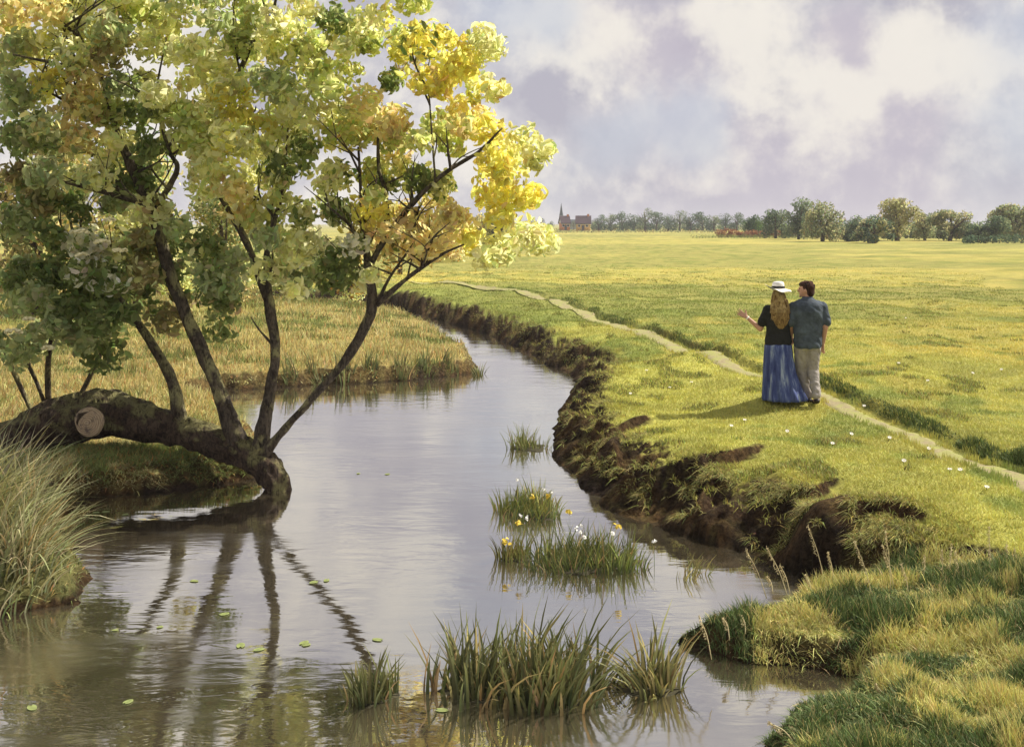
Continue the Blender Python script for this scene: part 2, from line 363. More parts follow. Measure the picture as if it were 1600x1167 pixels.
def axis(fine0, fine1, st, lo, hi, g=1.045):
    a = list(np.arange(fine0, fine1, st)); s = st; v = a[-1]
    while v < hi: s *= g; v += s; a.append(v)
    s = st; v = fine0; b = []
    while v > lo: s *= g; v -= s; b.append(v)
    return np.array(b[::-1] + a)
xs = axis(-5.5, 6.0, .045, -3500, 3500, 1.06); ys = axis(5.2, 17.0, .045, -60, 4500, 1.022)
GX, GY = np.meshgrid(xs, ys); fx, fy = GX.ravel(), GY.ravel()
T = terrain(fx, fy, True); h, d, wl, wr, wn_, ledge, pd, ps, nm = T
Hg = h.reshape(GX.shape)
gy_, gx_ = np.gradient(Hg, ys, xs); slope = np.hypot(gx_, gy_).ravel()
col = land_col(fx, fy, T)
er = sstep(.38, .70, slope + (fbm(fx * 3, fy * 3, 151) - .5) * .5) * sstep(3.2, 2.2, np.abs(d)) * (np.clip(wr * 1.0 + wl * np.where(fy < 12.4, .3, .75) + wn_ * .8, 0, 1))
er = np.maximum(er, ledge * .85 * sstep(.42, .62, fbm(fx * 5, fy * 5, 152) + ledge * .22)); er = np.maximum(er, (d < .05) * 1.0)
er = np.maximum(er, sstep(.80, .45, d + (fbm(fx * 2.5, fy * 2.5, 157) - .5) * .9) * wr * .95)
f = fbm(fx * 4, fy * 4, 153)[:, None]; f3 = fbm(fx * 1.2, fy * 1.2, 154)[:, None]
f4 = fbm(fx * 9, fy * 9, 155)[:, None]
earth = np.array([.055, .036, .022]) * (1 - sstep(.3, .7, f)) + np.array([.15, .090, .045]) * sstep(.3, .7, f)
earth = earth * (1 - .5 * sstep(.5, .62, f3)) + np.array([.080, .055, .052]) * .5 * sstep(.5, .62, f3)
earth = earth * (1 - sstep(.60, .74, f4) * .6) + np.array([.20, .17, .07]) * sstep(.60, .74, f4) * .6
col = col * (1 - er[:, None]) + earth * er[:, None]
col = np.where((d < 0)[:, None], np.array([.035, .028, .018]), col)
nx, ny = len(xs), len(ys); idx = np.arange(nx * ny).reshape(ny, nx)
F = np.stack([idx[:-1, :-1].ravel(), idx[:-1, 1:].ravel(), idx[1:, 1:].ravel(), idx[1:, :-1].ravel()], 1)
gm_ = npmesh('ground', np.stack([fx, fy, h], 1), F, col, True); at_ = gm_.attributes.new('er', 'FLOAT', 'POINT'); at_.data.foreach_set('value', er.astype(np.float32)); g = link('ground', gm_, M_TERR); tag(g, 'yellow green meadow and eroded earth stream banks', kind='structure')

# water: one sheet at level 0
wv_ = [(-60, -12, 0), (12, -12, 0), (12, 70, 0), (-60, 70, 0)]
g = link('water', npmesh('water', np.array(wv_), np.array([[0, 1, 2, 3]])), M_WATER); tag(g, 'calm grey brown stream', kind='structure')

# path: ribbon of trodden sand lying on the turf
pp = []
for i in range(len(PATH) - 1):
    L_ = np.hypot(*(PATH[i + 1] - PATH[i])); n = int(np.clip(L_ / .09, 4, 120))
    for k in range(n): pp.append(PATH[i] + (PATH[i + 1] - PATH[i]) * k / n)
pp = np.array(pp[10:]); tg = np.gradient(pp, axis=0)
kk = np.ones(9) / 9; tg = np.stack([np.convolve(tg[:, i], kk, 'same') for i in (0, 1)], 1); tg /= np.linalg.norm(tg, axis=1)[:, None]; nn = np.stack([tg[:, 1], -tg[:, 0]], 1)
sl = np.arange(len(pp)); wL = .27 + .10 * (vn(sl * .18, sl * 0 + 1., 7) - .5) + .08 * (vn(sl * .7, sl * 0 + 2., 8) - .5); wR = .27 + .12 * (vn(sl * .15, sl * 0 + 5., 9) - .5) + .08 * (vn(sl * .6, sl * 0 + 3., 8) - .5)
gr_ = .70 + np.clip(pp[:, 1] - 16, 0, 40) * .010; wL = wL * gr_; wR = wR * gr_
K = 9; rows = []
for j in range(K):
    u = j / (K - 1); q = pp + nn * ((-wL) * (1 - u) + wR * u)[:, None]
    rows.append(np.stack([q[:, 0], q[:, 1], terrain(q[:, 0], q[:, 1]) + (.008 if 0 < j < K - 1 else -.012) + np.maximum(q[:, 1] - 14, 0) * .0022], 1))
V = np.stack(rows, 1).reshape(-1, 3); idx = np.arange(len(V)).reshape(len(pp), K)
F = np.stack([idx[:-1, :-1].ravel(), idx[1:, :-1].ravel(), idx[1:, 1:].ravel(), idx[:-1, 1:].ravel()], 1)
M_PATH = mat('path', lambda t: (lambda v: princ(t, t.mix(t.mapr(t.noise(v, 4, 8, .72), .40, .62), t.ramp(t.noise(v, 22, 5, .6), [(.3, (.25, .21, .12)), (.7, (.38, .32, .19))]), (.33, .34, .11)), .95, t.noise(v, 60, 5, .7), .6, .02, .1))(t.new('ShaderNodeNewGeometry').outputs['Position']))
g = link('path', npmesh('path', V, F, smooth=True), M_PATH); tag(g, 'narrow sandy footpath across the meadow', kind='structure')

# ------------------------------------------------------------------ blades and leaves
def blades(base, hgt, lean, wid, col, segs=2, curl=1.0, tipcol=None):
    """tapered grass blades; lean (N,2) is the sideways reach of the tip"""
    N = len(base); hgt = np.broadcast_to(hgt, N); wid = np.broadcast_to(wid, N)
    ang = RNG.uniform(0, PI, N) * .6 - .3 * PI; sx = np.cos(ang) * wid / 2; sy = np.sin(ang) * wid / 2
    V = np.zeros((N, 2 * segs + 1, 3)); Cc = np.zeros((N, 2 * segs + 1, 3))
    for k in range(segs + 1):
        t = k / segs; c = base.copy(); b = t ** (1 + curl)
        c[:, 0] += lean[:, 0] * b; c[:, 1] += lean[:, 1] * b
        L = np.hypot(lean[:, 0], lean[:, 1]); drop = np.maximum(L - hgt * .6, 0) * .5 * t ** 3
        c[:, 2] += hgt * t - drop
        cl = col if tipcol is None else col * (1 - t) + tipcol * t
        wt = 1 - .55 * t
        if k == segs: V[:, -1] = c; Cc[:, -1] = cl
        else:
            V[:, 2 * k] = c; V[:, 2 * k + 1] = c
            V[:, 2 * k, 0] -= sx * wt; V[:, 2 * k, 1] -= sy * wt; V[:, 2 * k + 1, 0] += sx * wt; V[:, 2 * k + 1, 1] += sy * wt
            Cc[:, 2 * k] = cl; Cc[:, 2 * k + 1] = cl
    n = 2 * segs + 1; o = (np.arange(N) * n)[:, None]; Fs = []
    for k in range(segs - 1):
        a = 2 * k; Fs.append(o + np.array([a, a + 1, a + 3])); Fs.append(o + np.array([a, a + 3, a + 2]))
    a = 2 * (segs - 1); Fs.append(o + np.array([a, a + 1, a + 2]))
    return V.reshape(-1, 3), np.concatenate(Fs), Cc.reshape(-1, 3)
def merge(parts):
    Vs, Fs, Cs = [], [], []; o = 0
    for V, F, c in parts: Vs.append(V); Fs.append(F + o); Cs.append(c); o += len(V)
    return np.concatenate(Vs), np.concatenate(Fs), np.concatenate(Cs)
def leaves(cen, size, col, out=None, asp=.5, outw=.6, droop=.2):
    """small folded oval leaves (6 points, 4 triangles)"""
    N = len(cen); size = np.broadcast_to(size, N)
    n = RNG.normal(size=(N, 3))
    n /= np.linalg.norm(n, axis=1)[:, None]
    if out is not None: n = n * (1 - outw) + out * outw; n /= np.linalg.norm(n, axis=1)[:, None] + 1e-9
    r = RNG.normal(size=(N, 3)); r[:, 2] -= droop * 3; u = np.cross(n, r); u /= np.linalg.norm(u, axis=1)[:, None] + 1e-9
    v = np.cross(u, n); L = size[:, None]; Wd = L * asp; f = n * L * .12
    pts = np.stack([cen - v * L * .5, cen + u * Wd * .42 - v * L * .18 + f, cen + u * Wd * .40 + v * L * .22 + f, cen + v * L * .5 - f * .6,
                    cen - u * Wd * .40 + v * L * .22 + f, cen - u * Wd * .42 - v * L * .18 + f], 1)
    o = (np.arange(N) * 6)[:, None]
    F = np.concatenate([o + np.array([0, 1, 2]), o + np.array([0, 2, 3]), o + np.array([0, 3, 4]), o + np.array([0, 4, 5])])
    return pts.reshape(-1, 3), F, np.repeat(col, 6, 0)
def ballpts(N, rad=(1, 1, 1), shell=.5):
    d = RNG.normal(size=(N, 3)); d /= np.linalg.norm(d, axis=1)[:, None]
    r = (shell + (1 - shell) * RNG.random(N)) ** .7
    return d * r[:, None] * np.array(rad), d

def in_view(x, y, margin=60):
    px = 800 + x / y * FPX; return (px > -margin) & (px < 1600 + margin)
def scatter(n, D0, D1, cond, power=2.0, xr=None):
    """random land points, thinning out with distance"""
    X, Y = [], []; tot = 0
    for _ in range(30):
        m = int(n * 1.5); u = RNG.random(m)
        D = 1 / (1 / D0 + u * (1 / D1 - 1 / D0)) if power == 2 else D0 * (D1 / D0) ** u
        px = RNG.uniform(-80, 1680, m) if xr is None else RNG.uniform(*xr, m)
        x = (px - 800) / FPX * D; Tt = terrain(x, D, True); k = cond(x, D, Tt)
        X.append(np.stack([x[k], D[k]], 1)); tot += k.sum()
        if tot >= n: break
    A = np.concatenate(X)[:n]; x, y = A[:, 0], A[:, 1]; return x, y, terrain(x, y, True)

def cols(c, N, v=.2, hv=.08):
    b = np.asarray(c, float); b = np.broadcast_to(b, (N, 3)); return np.clip(b * (1 + RNG.normal(0, v, (N, 1))) * (1 + RNG.normal(0, hv, (N, 3))), .005, .95)

# short turf of the field
def flat(x, y, t, lim=.45):
    e = .06; return np.hypot(terrain(x + e, y) - t[0], terrain(x, y + e) - t[0]) / e < lim
x, y, Tt = scatter(170000, 7.6, 70, lambda x, y, t: (t[1] > .3) & (t[3] > .5) & ((t[6] > .24) | ((t[6] > .10) & (vn(x * 6, y * 6, 73) > .55))) & (t[5] < .3) & flat(x, y, t, .42) & (RNG.random(len(x)) < sstep(75, 16, y)) & (RNG.random(len(x)) < sstep(.35, .9, t[1] + (vn(x * 3, y * 3, 71) - .5) * .5)), power=1)
hg = (.016 + .022 * RNG.random(len(x)) + .03 * (Tt[6] < .3)) * (1 + .4 * vn(x * 2, y * 2, 5)) * (1 + y * .01)
b = blades(np.stack([x, y, Tt[0] - .004], 1), hg, RNG.normal(0, .02, (len(x), 2)), .007 + y * .0005, cols(field_col(x, y) * 1.2, len(x), .08, .04), 1)
tag(link('field_grass', npmesh('field_grass', *b[:2], b[2]), M_BLADE), 'short yellow green turf of the open meadow', 'grass', kind='stuff')

# ragged fringe of longer grass at the bank edges and beside the path
x, y, Tt = scatter(14000, 8, 42, lambda x, y, t: ((t[1] > .35) & (t[1] < 1.2) & (t[3] > .5) & (fbm(x * 2, y * 2, 31) > .53) & flat(x, y, t, .6)) , power=1)
b1 = blades(np.stack([x, y, Tt[0] - .01], 1), .03 + .06 * RNG.random(len(x)), np.stack([RNG.normal(-.03, .05, len(x)), RNG.normal(-.03, .05, len(x))], 1), .009, cols(field_col(x, y) * .9, len(x), .25), 2)
x, y, Tt = scatter(26000, 8, 40, lambda x, y, t: ((t[1] > .16) & (t[1] < .95) & (t[3] > .5) & (fbm(x * 3.4, y * 3.4, 37) > .57)), power=1)
b3 = blades(np.stack([x, y, Tt[0] - .01], 1), .03 + .06 * RNG.random(len(x)), np.stack([RNG.normal(-.07, .05, len(x)), RNG.normal(-.06, .05, len(x))], 1), .009, cols((.34, .32, .11), len(x), .35, .12), 3)
x, y, Tt = scatter(26000, 9, 50, lambda x, y, t: ((t[6] > .27) & (t[6] < .50) & (t[1] > .3) & (t[7] > 0)), power=1)
k = fbm(x * 1.2, y * 1.2, 33)
b2 = blades(np.stack([x, y, Tt[0] - .01], 1), (.03 + .10 * RNG.random(len(x)) * sstep(.35, .6, k)), RNG.normal(-.01, .04, (len(x), 2)), .010, cols((.11, .15, .045), len(x), .3), 2)
x, y, Tt = scatter(26000, 8.5, 60, lambda x, y, t: (t[1] > .7) & (t[3] > .5) & (t[6] > .3) & (vn(x * 2.2, y * 2.2, 201) > .80) & (fbm(x * .4, y * .4, 203) > .46), power=1)
b4 = blades(np.stack([x, y, Tt[0] - .01], 1), .03 + .055 * RNG.random(len(x)), RNG.normal(0, .035, (len(x), 2)), .008 + .0004 * y, cols((.30, .31, .09), len(x), .3, .12), 2)
b = merge([b1, b2, b3, b4]); tag(link('bank_grass', npmesh('bank_grass', *b[:2], b[2]), M_BLADE), 'ragged longer grass along the bank edge and footpath', 'grass', kind='stuff')

# straw coloured grass of the left bank
xa, ya, Ta = scatter(66000, 8.6, 44, lambda x, y, t: (t[1] > .03) & (t[2] > .5), power=1, xr=(-120, 780))
xb, yb, Tb = scatter(12000, 12.8, 14.0, lambda x, y, t: (t[1] > .06) & (t[2] > .5), power=1, xr=(90, 430))
xc, yc, Tc = scatter(16000, 7.5, 24, lambda x, y, t: (t[1] > .06) & (t[2] > .5), power=1, xr=(-1100, -120))
x = np.concatenate([xa, xb, xc]); y = np.concatenate([ya, yb, yc]); Tt = terrain(x, y, True)
k = fbm(x * 1.1, y * 1.1, 131); n = len(x)
cc = np.where((k > .55)[:, None], cols((.24, .28, .09), n, .25), cols((.54, .50, .22), n, .22)); rd = RNG.random(n) < .10; cc[rd] = cols((.50, .28, .10), rd.sum())
ng = (y < 12.4) & (RNG.random(n) < .9); cc[ng] = cols((.26, .28, .11), ng.sum(), .35)
hh = (.05 + .14 * RNG.random(n)) * (.6 + .8 * vn(x * 1.5, y * 1.5, 13)) * np.where(y < 15, .7, 1.0) * sstep(0, .5, Tt[1] + .15)
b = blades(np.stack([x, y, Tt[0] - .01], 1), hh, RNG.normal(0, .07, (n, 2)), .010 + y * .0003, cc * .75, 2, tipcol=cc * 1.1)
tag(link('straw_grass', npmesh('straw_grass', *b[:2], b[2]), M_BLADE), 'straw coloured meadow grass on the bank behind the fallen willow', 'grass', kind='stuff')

# lush grass on the near right bank
x, y, Tt = scatter(90000, 5.2, 10.6, lambda x, y, t: (t[1] > .0) & (t[4] > .5), power=1, xr=(950, 1700))
k = fbm(x * 1.9, y * 2.6, 133) + RNG.normal(0, .025, len(x)); n = len(x)
cc = np.where((k > .51)[:, None], cols((.12, .17, .055), n, .3), cols((.55, .52, .18), n, .2)); rd = RNG.random(n) < .10; cc[rd] = cols((.50, .42, .18), rd.sum())
hh = (.032 + .085 * RNG.random(n)) * (.4 + 1.5 * vn(x * 4.5, y * 4.5, 13) ** 1.6) * (.55 + sstep(0, .4, Tt[1]) * .6)
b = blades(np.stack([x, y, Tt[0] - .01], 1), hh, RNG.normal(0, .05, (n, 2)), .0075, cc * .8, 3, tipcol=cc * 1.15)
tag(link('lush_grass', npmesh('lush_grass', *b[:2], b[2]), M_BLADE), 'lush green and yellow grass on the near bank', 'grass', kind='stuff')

# ------------------------------------------------------------------ trees: tubes
def tube(pts, rad, sides=10, sub=5, rough=.10, seed=0, cap=True):
    """smooth irregular limb through points; returns V, quads"""
    A = cr_spline([(*p, r) for p, r in zip(pts, rad)], sub); c = A[:, :3]; r = np.maximum(A[:, 3], .002)
    tg = np.gradient(c, axis=0); tg /= np.linalg.norm(tg, axis=1)[:, None] + 1e-9
    n = np.cross(tg, np.array([0.13, 1, .21])); n /= np.linalg.norm(n, axis=1)[:, None]; b = np.cross(tg, n)
    V = []
    for i in range(len(c)):
        for j in range(sides):
            a = 2 * PI * j / sides; k = 1 + rough * (2 * float(vn(j * 1.7 + seed * 3, i * .45, seed)) - 1)
            V.append(c[i] + (n[i] * math.cos(a) + b[i] * math.sin(a)) * r[i] * k)
    F = [(i * sides + j, i * sides + (j + 1) % sides, (i + 1) * sides + (j + 1) % sides, (i + 1) * sides + j) for i in range(len(c) - 1) for j in range(sides)]
    if cap:
        for e in (0, len(c) - 1):
            V.append(c[e]); q = len(V) - 1
            for j in range(sides):
                t3 = (q, e * sides + j, e * sides + (j + 1) % sides) if e else (q, (j + 1) % sides, j)
                F.append((*t3, t3[2]) if False else t3)
    return V, F
def pymesh(name, tubes, smooth=True):
    V, F = [], []
    for v, f in tubes: o = len(V); V += [tuple(p) for p in v]; F += [tuple(i + o for i in q) for q in f]
    me = bpy.data.meshes.new(name); me.from_pydata(V, [], F)
    if smooth: me.polygons.foreach_set('use_smooth', np.ones(len(F), bool))
    me.update(); return me

PAL = {'Y': (.98, .86, .22), 'L': (.93, .95, .46), 'W': (.97, .96, .70), 'O': (.90, .76, .36), 'M': (.66, .71, .27), 'D': (.25, .31, .11), 'G': (.50, .56, .28), 'B': (.42, .38, .17)}
MAP = ["MLLMLMGMLLMLM......",   # y -50
       "OOLGMLGMLLDLM......",   # y 0
       "GLLBLLLMLMLMYYYL...",   # 50
       "GYOGLLLLGMM.DYYL...",   # 100
       "G.OMDMLYLLLOO.O....",   # 150
       "DGOLDMLLLDMOMMMYL..",   # 200
       "BGLLD.LLMDLMDL.YL..",   # 250
       "BDDGL..OLLDY.OOYY..",   # 300
       "GDWLBGD.GLWOOOYLL..",   # 350
       "DDDDBDGGLGDL.......",   # 400
       "GDDDDBD............",   # 450
       "GGGD..............."]   # 500

# limbs in picture points, depth, thickness in picture pixels
willow = thing('willow_tree', 'fallen willow with dark trunk lying into the water and upright leafy stems', 'tree', (P(430, 765, 13.2).x, 13.2, 0))
LW = 1.0
def limbtube(pts, seed=0, sides=10):
    return tube([P(px, py, D) for px, py, D, r in pts], [r / 2 * LW * D / FPX for px, py, D, r in pts], sides, 8, .20, seed)
LW = .86
TRK = [(-60, 715, 14.2, 70), (30, 690, 14.0, 78), (90, 660, 13.9, 84), (170, 646, 13.8, 80), (230, 660, 13.75, 66), (290, 676, 13.65, 52), (345, 695, 13.5, 54), (395, 715, 13.35, 54), (425, 742, 13.25, 50), (437, 775, 13.2, 40), (442, 800, 13.18, 30)]
trunk = link('trunk', pymesh('trunk', [limbtube(TRK, 3, 32)]), M_BARK, willow)
st = limbtube([(150, 640, 13.75, 50), (143, 652, 13.55, 50), (139, 660, 13.38, 46)], 5, 18)
link('branch_stump', pymesh('branch_stump', [st]), M_BARK, trunk)
cp = P(139, 660, 13.375); me = bpy.data.meshes.new('cut_face'); bm = bmesh.new()
ring = []
for lay, (rr_, dy) in enumerate(((0, -.030), (.09, -.026), (.165, -.012), (.182, .02))):
    if lay == 0: c0 = bm.verts.new((cp.x, cp.y + dy, cp.z)); continue
    ring.append([bm.verts.new((cp.x + rr_ * math.cos(a) * (1 + .06 * math.sin(3 * a)), cp.y + dy, cp.z + rr_ * 1.02 * math.sin(a))) for a in np.linspace(0, 2 * PI, 22, endpoint=False)])
for j in range(22):
    bm.faces.new((c0, ring[0][(j + 1) % 22], ring[0][j]))
    for q in (0, 1): bm.faces.new((ring[q][j], ring[q][(j + 1) % 22], ring[q + 1][(j + 1) % 22], ring[q + 1][j]))
bm.normal_update(); bm.to_mesh(me); bm.free(); link('cut_face', me, M_WOOD, trunk)
LIMBS = [
 [[(375, 712, 13.45, 54), (360, 660, 13.4, 42), (338, 600, 13.4, 32), (305, 525, 13.4, 28), (270, 440, 13.4, 28), (250, 370, 13.4, 24), (235, 320, 13.4, 26), (212, 275, 13.4, 24), (180, 200, 13.4, 15), (162, 130, 13.3, 10), (125, 60, 13.2, 9), (95, -5, 13.2, 7), (80, -70, 13.2, 4)],
  [(240, 325, 13.4, 15), (180, 305, 13.2, 12), (90, 282, 13.0, 6)], [(242, 330, 13.4, 16), (262, 295, 13.3, 15), (277, 262, 13.2, 12), (262, 230, 13.2, 10), (245, 150, 13.3, 6), (260, 60, 13.3, 4)], [(152, 118, 13.3, 9), (110, 105, 13.1, 8), (20, 85, 12.9, 5)],
  [(128, 62, 13.2, 7), (85, 28, 13.0, 4)], [(108, 162, 13.4, 8), (60, 135, 13.2, 5)], [(172, 185, 13.4, 6), (140, 175, 13.4, 6), (108, 162, 13.4, 6)]],
 [[(402, 722, 13.35, 46), (412, 660, 13.35, 32), (424, 600, 13.35, 23), (430, 540, 13.4, 21), (420, 470, 13.4, 22), (417, 400, 13.4, 14), (430, 340, 13.4, 11), (442, 295, 13.3, 7), (450, 200, 13.3, 4)],
  [(418, 470, 13.4, 18), (388, 385, 13.5, 17), (355, 325, 13.5, 13), (338, 290, 13.5, 9), (345, 220, 13.6, 9), (372, 120, 13.6, 11), (395, 70, 13.6, 10), (425, 25, 13.6, 7), (440, -60, 13.6, 4)], [(376, 118, 13.6, 7), (368, 80, 13.6, 4)], [(432, 545, 13.4, 7), (405, 515, 13.3, 5), (392, 495, 13.3, 3)]],
 [[(410, 715, 13.25, 26), (440, 675, 13.2, 18), (490, 620, 13.2, 16), (545, 555, 13.2, 20), (580, 485, 13.2, 24), (575, 420, 13.2, 20), (570, 365, 13.2, 13), (565, 320, 13.2, 8), (560, 230, 13.3, 5)],
  [(588, 476, 13.2, 14), (640, 432, 13.1, 10), (690, 398, 13.0, 7), (725, 382, 12.9, 4)], [(592, 470, 13.2, 9), (608, 435, 13.2, 6), (650, 375, 13.2, 4)],
  [(580, 410, 13.2, 15), (603, 372, 13.2, 14), (650, 312, 13.1, 12), (700, 267, 13.0, 10), (748, 237, 12.9, 7), (785, 200, 12.9, 4)], [(606, 368, 13.2, 12), (602, 300, 13.3, 11), (592, 262, 13.3, 9), (590, 180, 13.4, 5)], [(642, 378, 13.1, 5), (655, 322, 13.1, 4)],
  [(655, 425, 13.1, 5), (668, 395, 13.1, 4)], [(680, 285, 13.0, 5), (672, 170, 13.1, 4), (668, 120, 13.1, 3)], [(570, 395, 13.2, 7), (548, 350, 13.1, 4)]],
 [[(283, 672, 13.65, 36), (272, 605, 13.7, 25), (240, 540, 13.75, 20), (195, 480, 13.8, 17), (150, 425, 13.8, 11), (110, 360, 13.8, 6)]]]
limbs = []; LW = .70
def twigs(L, seed, n):
    rs = np.random.default_rng(seed); out = []
    for l in L:
        for k in range(n if l is L[0] else max(2, n // 3)):
            i = rs.integers(max(1, len(l) // 2 - (l is not L[0])), len(l)); px, py, D, r = l[i]; px0, py0, D0_, _ = l[i - 1]; u = rs.random(); px = px * u + px0 * (1 - u); py = py * u + py0 * (1 - u)
            if py > 440: continue
            a = rs.uniform(-2.7, -.4); ln = rs.uniform(45, 120); dD = rs.uniform(-.7, .7); w0 = rs.uniform(3, 6); b1 = (px + math.cos(a) * ln * .5 + rs.normal(0, 5), py + math.sin(a) * ln * .5, D + dD * .5)
            e = (px + math.cos(a + rs.normal(0, .2)) * ln, py + math.sin(a) * ln, D + dD); out.append([(px, py, D, w0 * 1.3), (*b1, w0 * .8), (*e, 1.5)])
            a2 = a + rs.choice((-.6, .6)); out.append([(*b1, w0 * .7), (b1[0] + math.cos(a2) * ln * .5, b1[1] + math.sin(a2) * ln * .5, b1[2] + rs.normal(0, .2), 1.2)])
    return out
for i, L in enumerate(LIMBS):
    L = L + twigs(L, 900 + i, 12)
    o = link('limb', pymesh('limb', [limbtube(l, 10 * i + j, 12 if j == 0 else 6) for j, l in enumerate(L)]), M_LIMB, willow); limbs.append(o)

def clump(cen, r, n, c, size, c2=None, squash=.8, shell=.35, depth=1.0):
    p, dd = ballpts(n, (r, r * depth, r * squash), shell); cc = cols(c, n, .16, .06)
    if c2 is not None: k = RNG.random(n) < .22; cc[k] = cols(c2, k.sum(), .2)
    return leaves(np.array(cen) + p, size * RNG.uniform(.7, 1.25, n), cc, dd, .55, .45)
paths = [[(px, py) for l in L for px, py, _, _ in l] for L in LIMBS]
RNG = np.random.default_rng(4242); random.seed(99); crown = {0: [], 1: [], 2: [], 3: []}; elder_parts = []
for r_, row in enumerate(MAP):
    for c_, ch in enumerate(row):
        if ch == '.': continue
        bx, by = c_ * 50 + 25, (r_ - 1) * 50 + 25
        is_elder = by > 300 and bx < 300
        for rep in range(3):
            px = bx + RNG.normal(0, 15); py = by + RNG.normal(0, 15); D = (13.0, 13.6, 14.3)[rep] + RNG.normal(0, .25)
            if not is_elder and rep and RNG.random() < (.03, .12)[rep - 1]: continue
            pal = PAL[ch]; rr2 = MAP[min(max(r_ + random.choice((-1, 0, 1)), 0), 11)]; ac = rr2[min(max(c_ + random.choice((-1, 0, 1)), 0), 18)]; alt = PAL[ac if ac != '.' else ch]
            if rep == 2: pal = tuple(.6 * a + .4 * b_ for a, b_ in zip(pal, alt))
            rpx = RNG.uniform(18, 40); rad = rpx * D / FPX
            part = clump(P(px, py, D), rad, int((118 if rep < 2 else 80) * (rpx / 32) ** 1.6), pal, .118, alt, .8, .25)
            if is_elder: elder_parts.append(part)
            else:
                k = min(range(3), key=lambda i: min((px - a) ** 2 + (py - b_) ** 2 for a, b_ in paths[i]))
                crown[k].append(part)
for i in range(3):
    b = merge(crown[i]); link('leaves', npmesh('leaves', *b[:2], b[2]), M_LEAF, limbs[i])
b = merge([clump(P(150 + RNG.normal(0, 25), 430 + RNG.normal(0, 25), 13.8), .22, 90, PAL['D'], .11, PAL['G']) for _ in range(5)]); link('leaves', npmesh('leaves', *b[:2], b[2]), M_LEAF, limbs[3])

LW = .8
# elder bush with white flower heads behind the willow's trunk
gz = ground(75, 690); eb = thing('elder_bush', 'dark green elder bush with cream flower heads at the left behind the fallen trunk', 'bush', (P(75, 640, 14.6).x, 14.6, h1(P(75, 640, 14.6).x, 14.6)))
stems = [[(75, 700, 14.6, 16), (76, 640, 14.5, 13), (75, 580, 14.3, 11), (82, 520, 14.0, 8), (110, 420, 13.9, 5)], [(74, 640, 14.5, 8), (45, 572, 14.3, 7), (12, 535, 14.0, 4)], [(46, 574, 14.3, 5), (44, 525, 14.1, 4)],
         [(72, 690, 14.6, 11), (30, 600, 14.5, 9), (-20, 480, 14.2, 6)], [(80, 700, 14.6, 13), (140, 590, 14.6, 9), (190, 480, 14.3, 6), (220, 400, 14.2, 4)]]
link('stem', pymesh('stem', [limbtube(l, 60 + i, 8) for i, l in enumerate(stems)]), M_LIMB, eb)
for px in (-60, -110):
    for py in range(300, 520, 50): elder_parts.append(clump(P(px, py, 14.2), .3, 90, PAL['D'], .12, PAL['G']))
b = merge(elder_parts); el = link('leaves', npmesh('leaves', *b[:2], b[2]), M_LEAF, eb)
M_PETAL = mat('petal', plain((.78, .72, .42), .7, .1)); M_WHITE = mat('white_petal', plain((.85, .84, .78), .6, .05))
def flowerhead(px, py, D, r, n=46):
    c = P(px, py, D); p, dd = ballpts(n, (r, r * .5, r * .55), .6); p[:, 2] = np.abs(p[:, 2]) * .8
    v, f, _ = leaves(np.array(c) + p, .045, np.zeros((n, 3)), np.tile((0.2, -.5, .8), (n, 1)), .9, .7); return v, f
for px, py, r in [(125, 365, 15), (160, 380, 13), (188, 393, 12), (172, 345, 9), (128, 400, 11), (20, 520, 15), (72, 515, 9), (92, 515, 8), (75, 545, 10), (45, 500, 9)]:
    v, f = flowerhead(px, py, 12.75, r * 12.75 / FPX); link('flower_head', npmesh('flower_head', v, f), M_PETAL, eb)

# ------------------------------------------------------------------ background bushes and trees
def make_tree(name, label, cat, px, base_py, wpx, hpx, D, palette, seed, group=None, n=1100, z=None, trunkfrac=.25, bark=M_LIMB, size=None, lobes=9):
    global RNG
    x = (px - 800) / FPX * D; z = h1(x, D) if z is None else z
    Wm = wpx * D / FPX; Hm = hpx * D / FPX
    t = thing(name, label, cat, (x, D, z), 0, group); rs = np.random.default_rng(seed)
    tp = [(x, D, z - .1), (x + rs.normal(0, .02) * Wm, D, z + Hm * .3), (x + rs.normal(0, .05) * Wm, D, z + Hm * .75)]
    tb = [tube(tp, [Wm * .045, Wm * .035, Wm * .012], 7, 3, .1, seed)]
    for k in range(4):
        a = rs.uniform(0, 2 * PI); tb.append(tube([tp[1], (x + math.cos(a) * Wm * .18, D + math.sin(a) * Wm * .18, z + Hm * .5), (x + math.cos(a) * Wm * .32, D + math.sin(a) * Wm * .32, z + Hm * rs.uniform(.6, .75))], [Wm * .022, Wm * .014, Wm * .005], 5, 2, .1, seed + k))
    link('trunk', pymesh('trunk', tb), bark, t)
    parts = []; sz = size or Wm * .05
    for k in range(lobes):
        r = min(Wm, Hm) * rs.uniform(.17, .27); zz = rs.uniform(max(trunkfrac * Hm, 0) + r * .6, Hm - r * .8); f_ = zz / Hm
        a = rs.uniform(0, 2 * PI); q = math.sqrt(rs.random()) * (Wm / 2 - r * .9) * math.sqrt(max(.08, 1 - (2.0 * (f_ - .42)) ** 2 if f_ > .42 else 1))
        pal = palette[k % len(palette)]
        parts.append(clump((x + math.cos(a) * q, D + math.sin(a) * q, z + zz), r, n // lobes, pal, sz, palette[(k + 1) % len(palette)], .8, .3))
    b = merge(parts); link('crown', npmesh('crown', *b[:2], b[2]), M_LEAF, t); return t

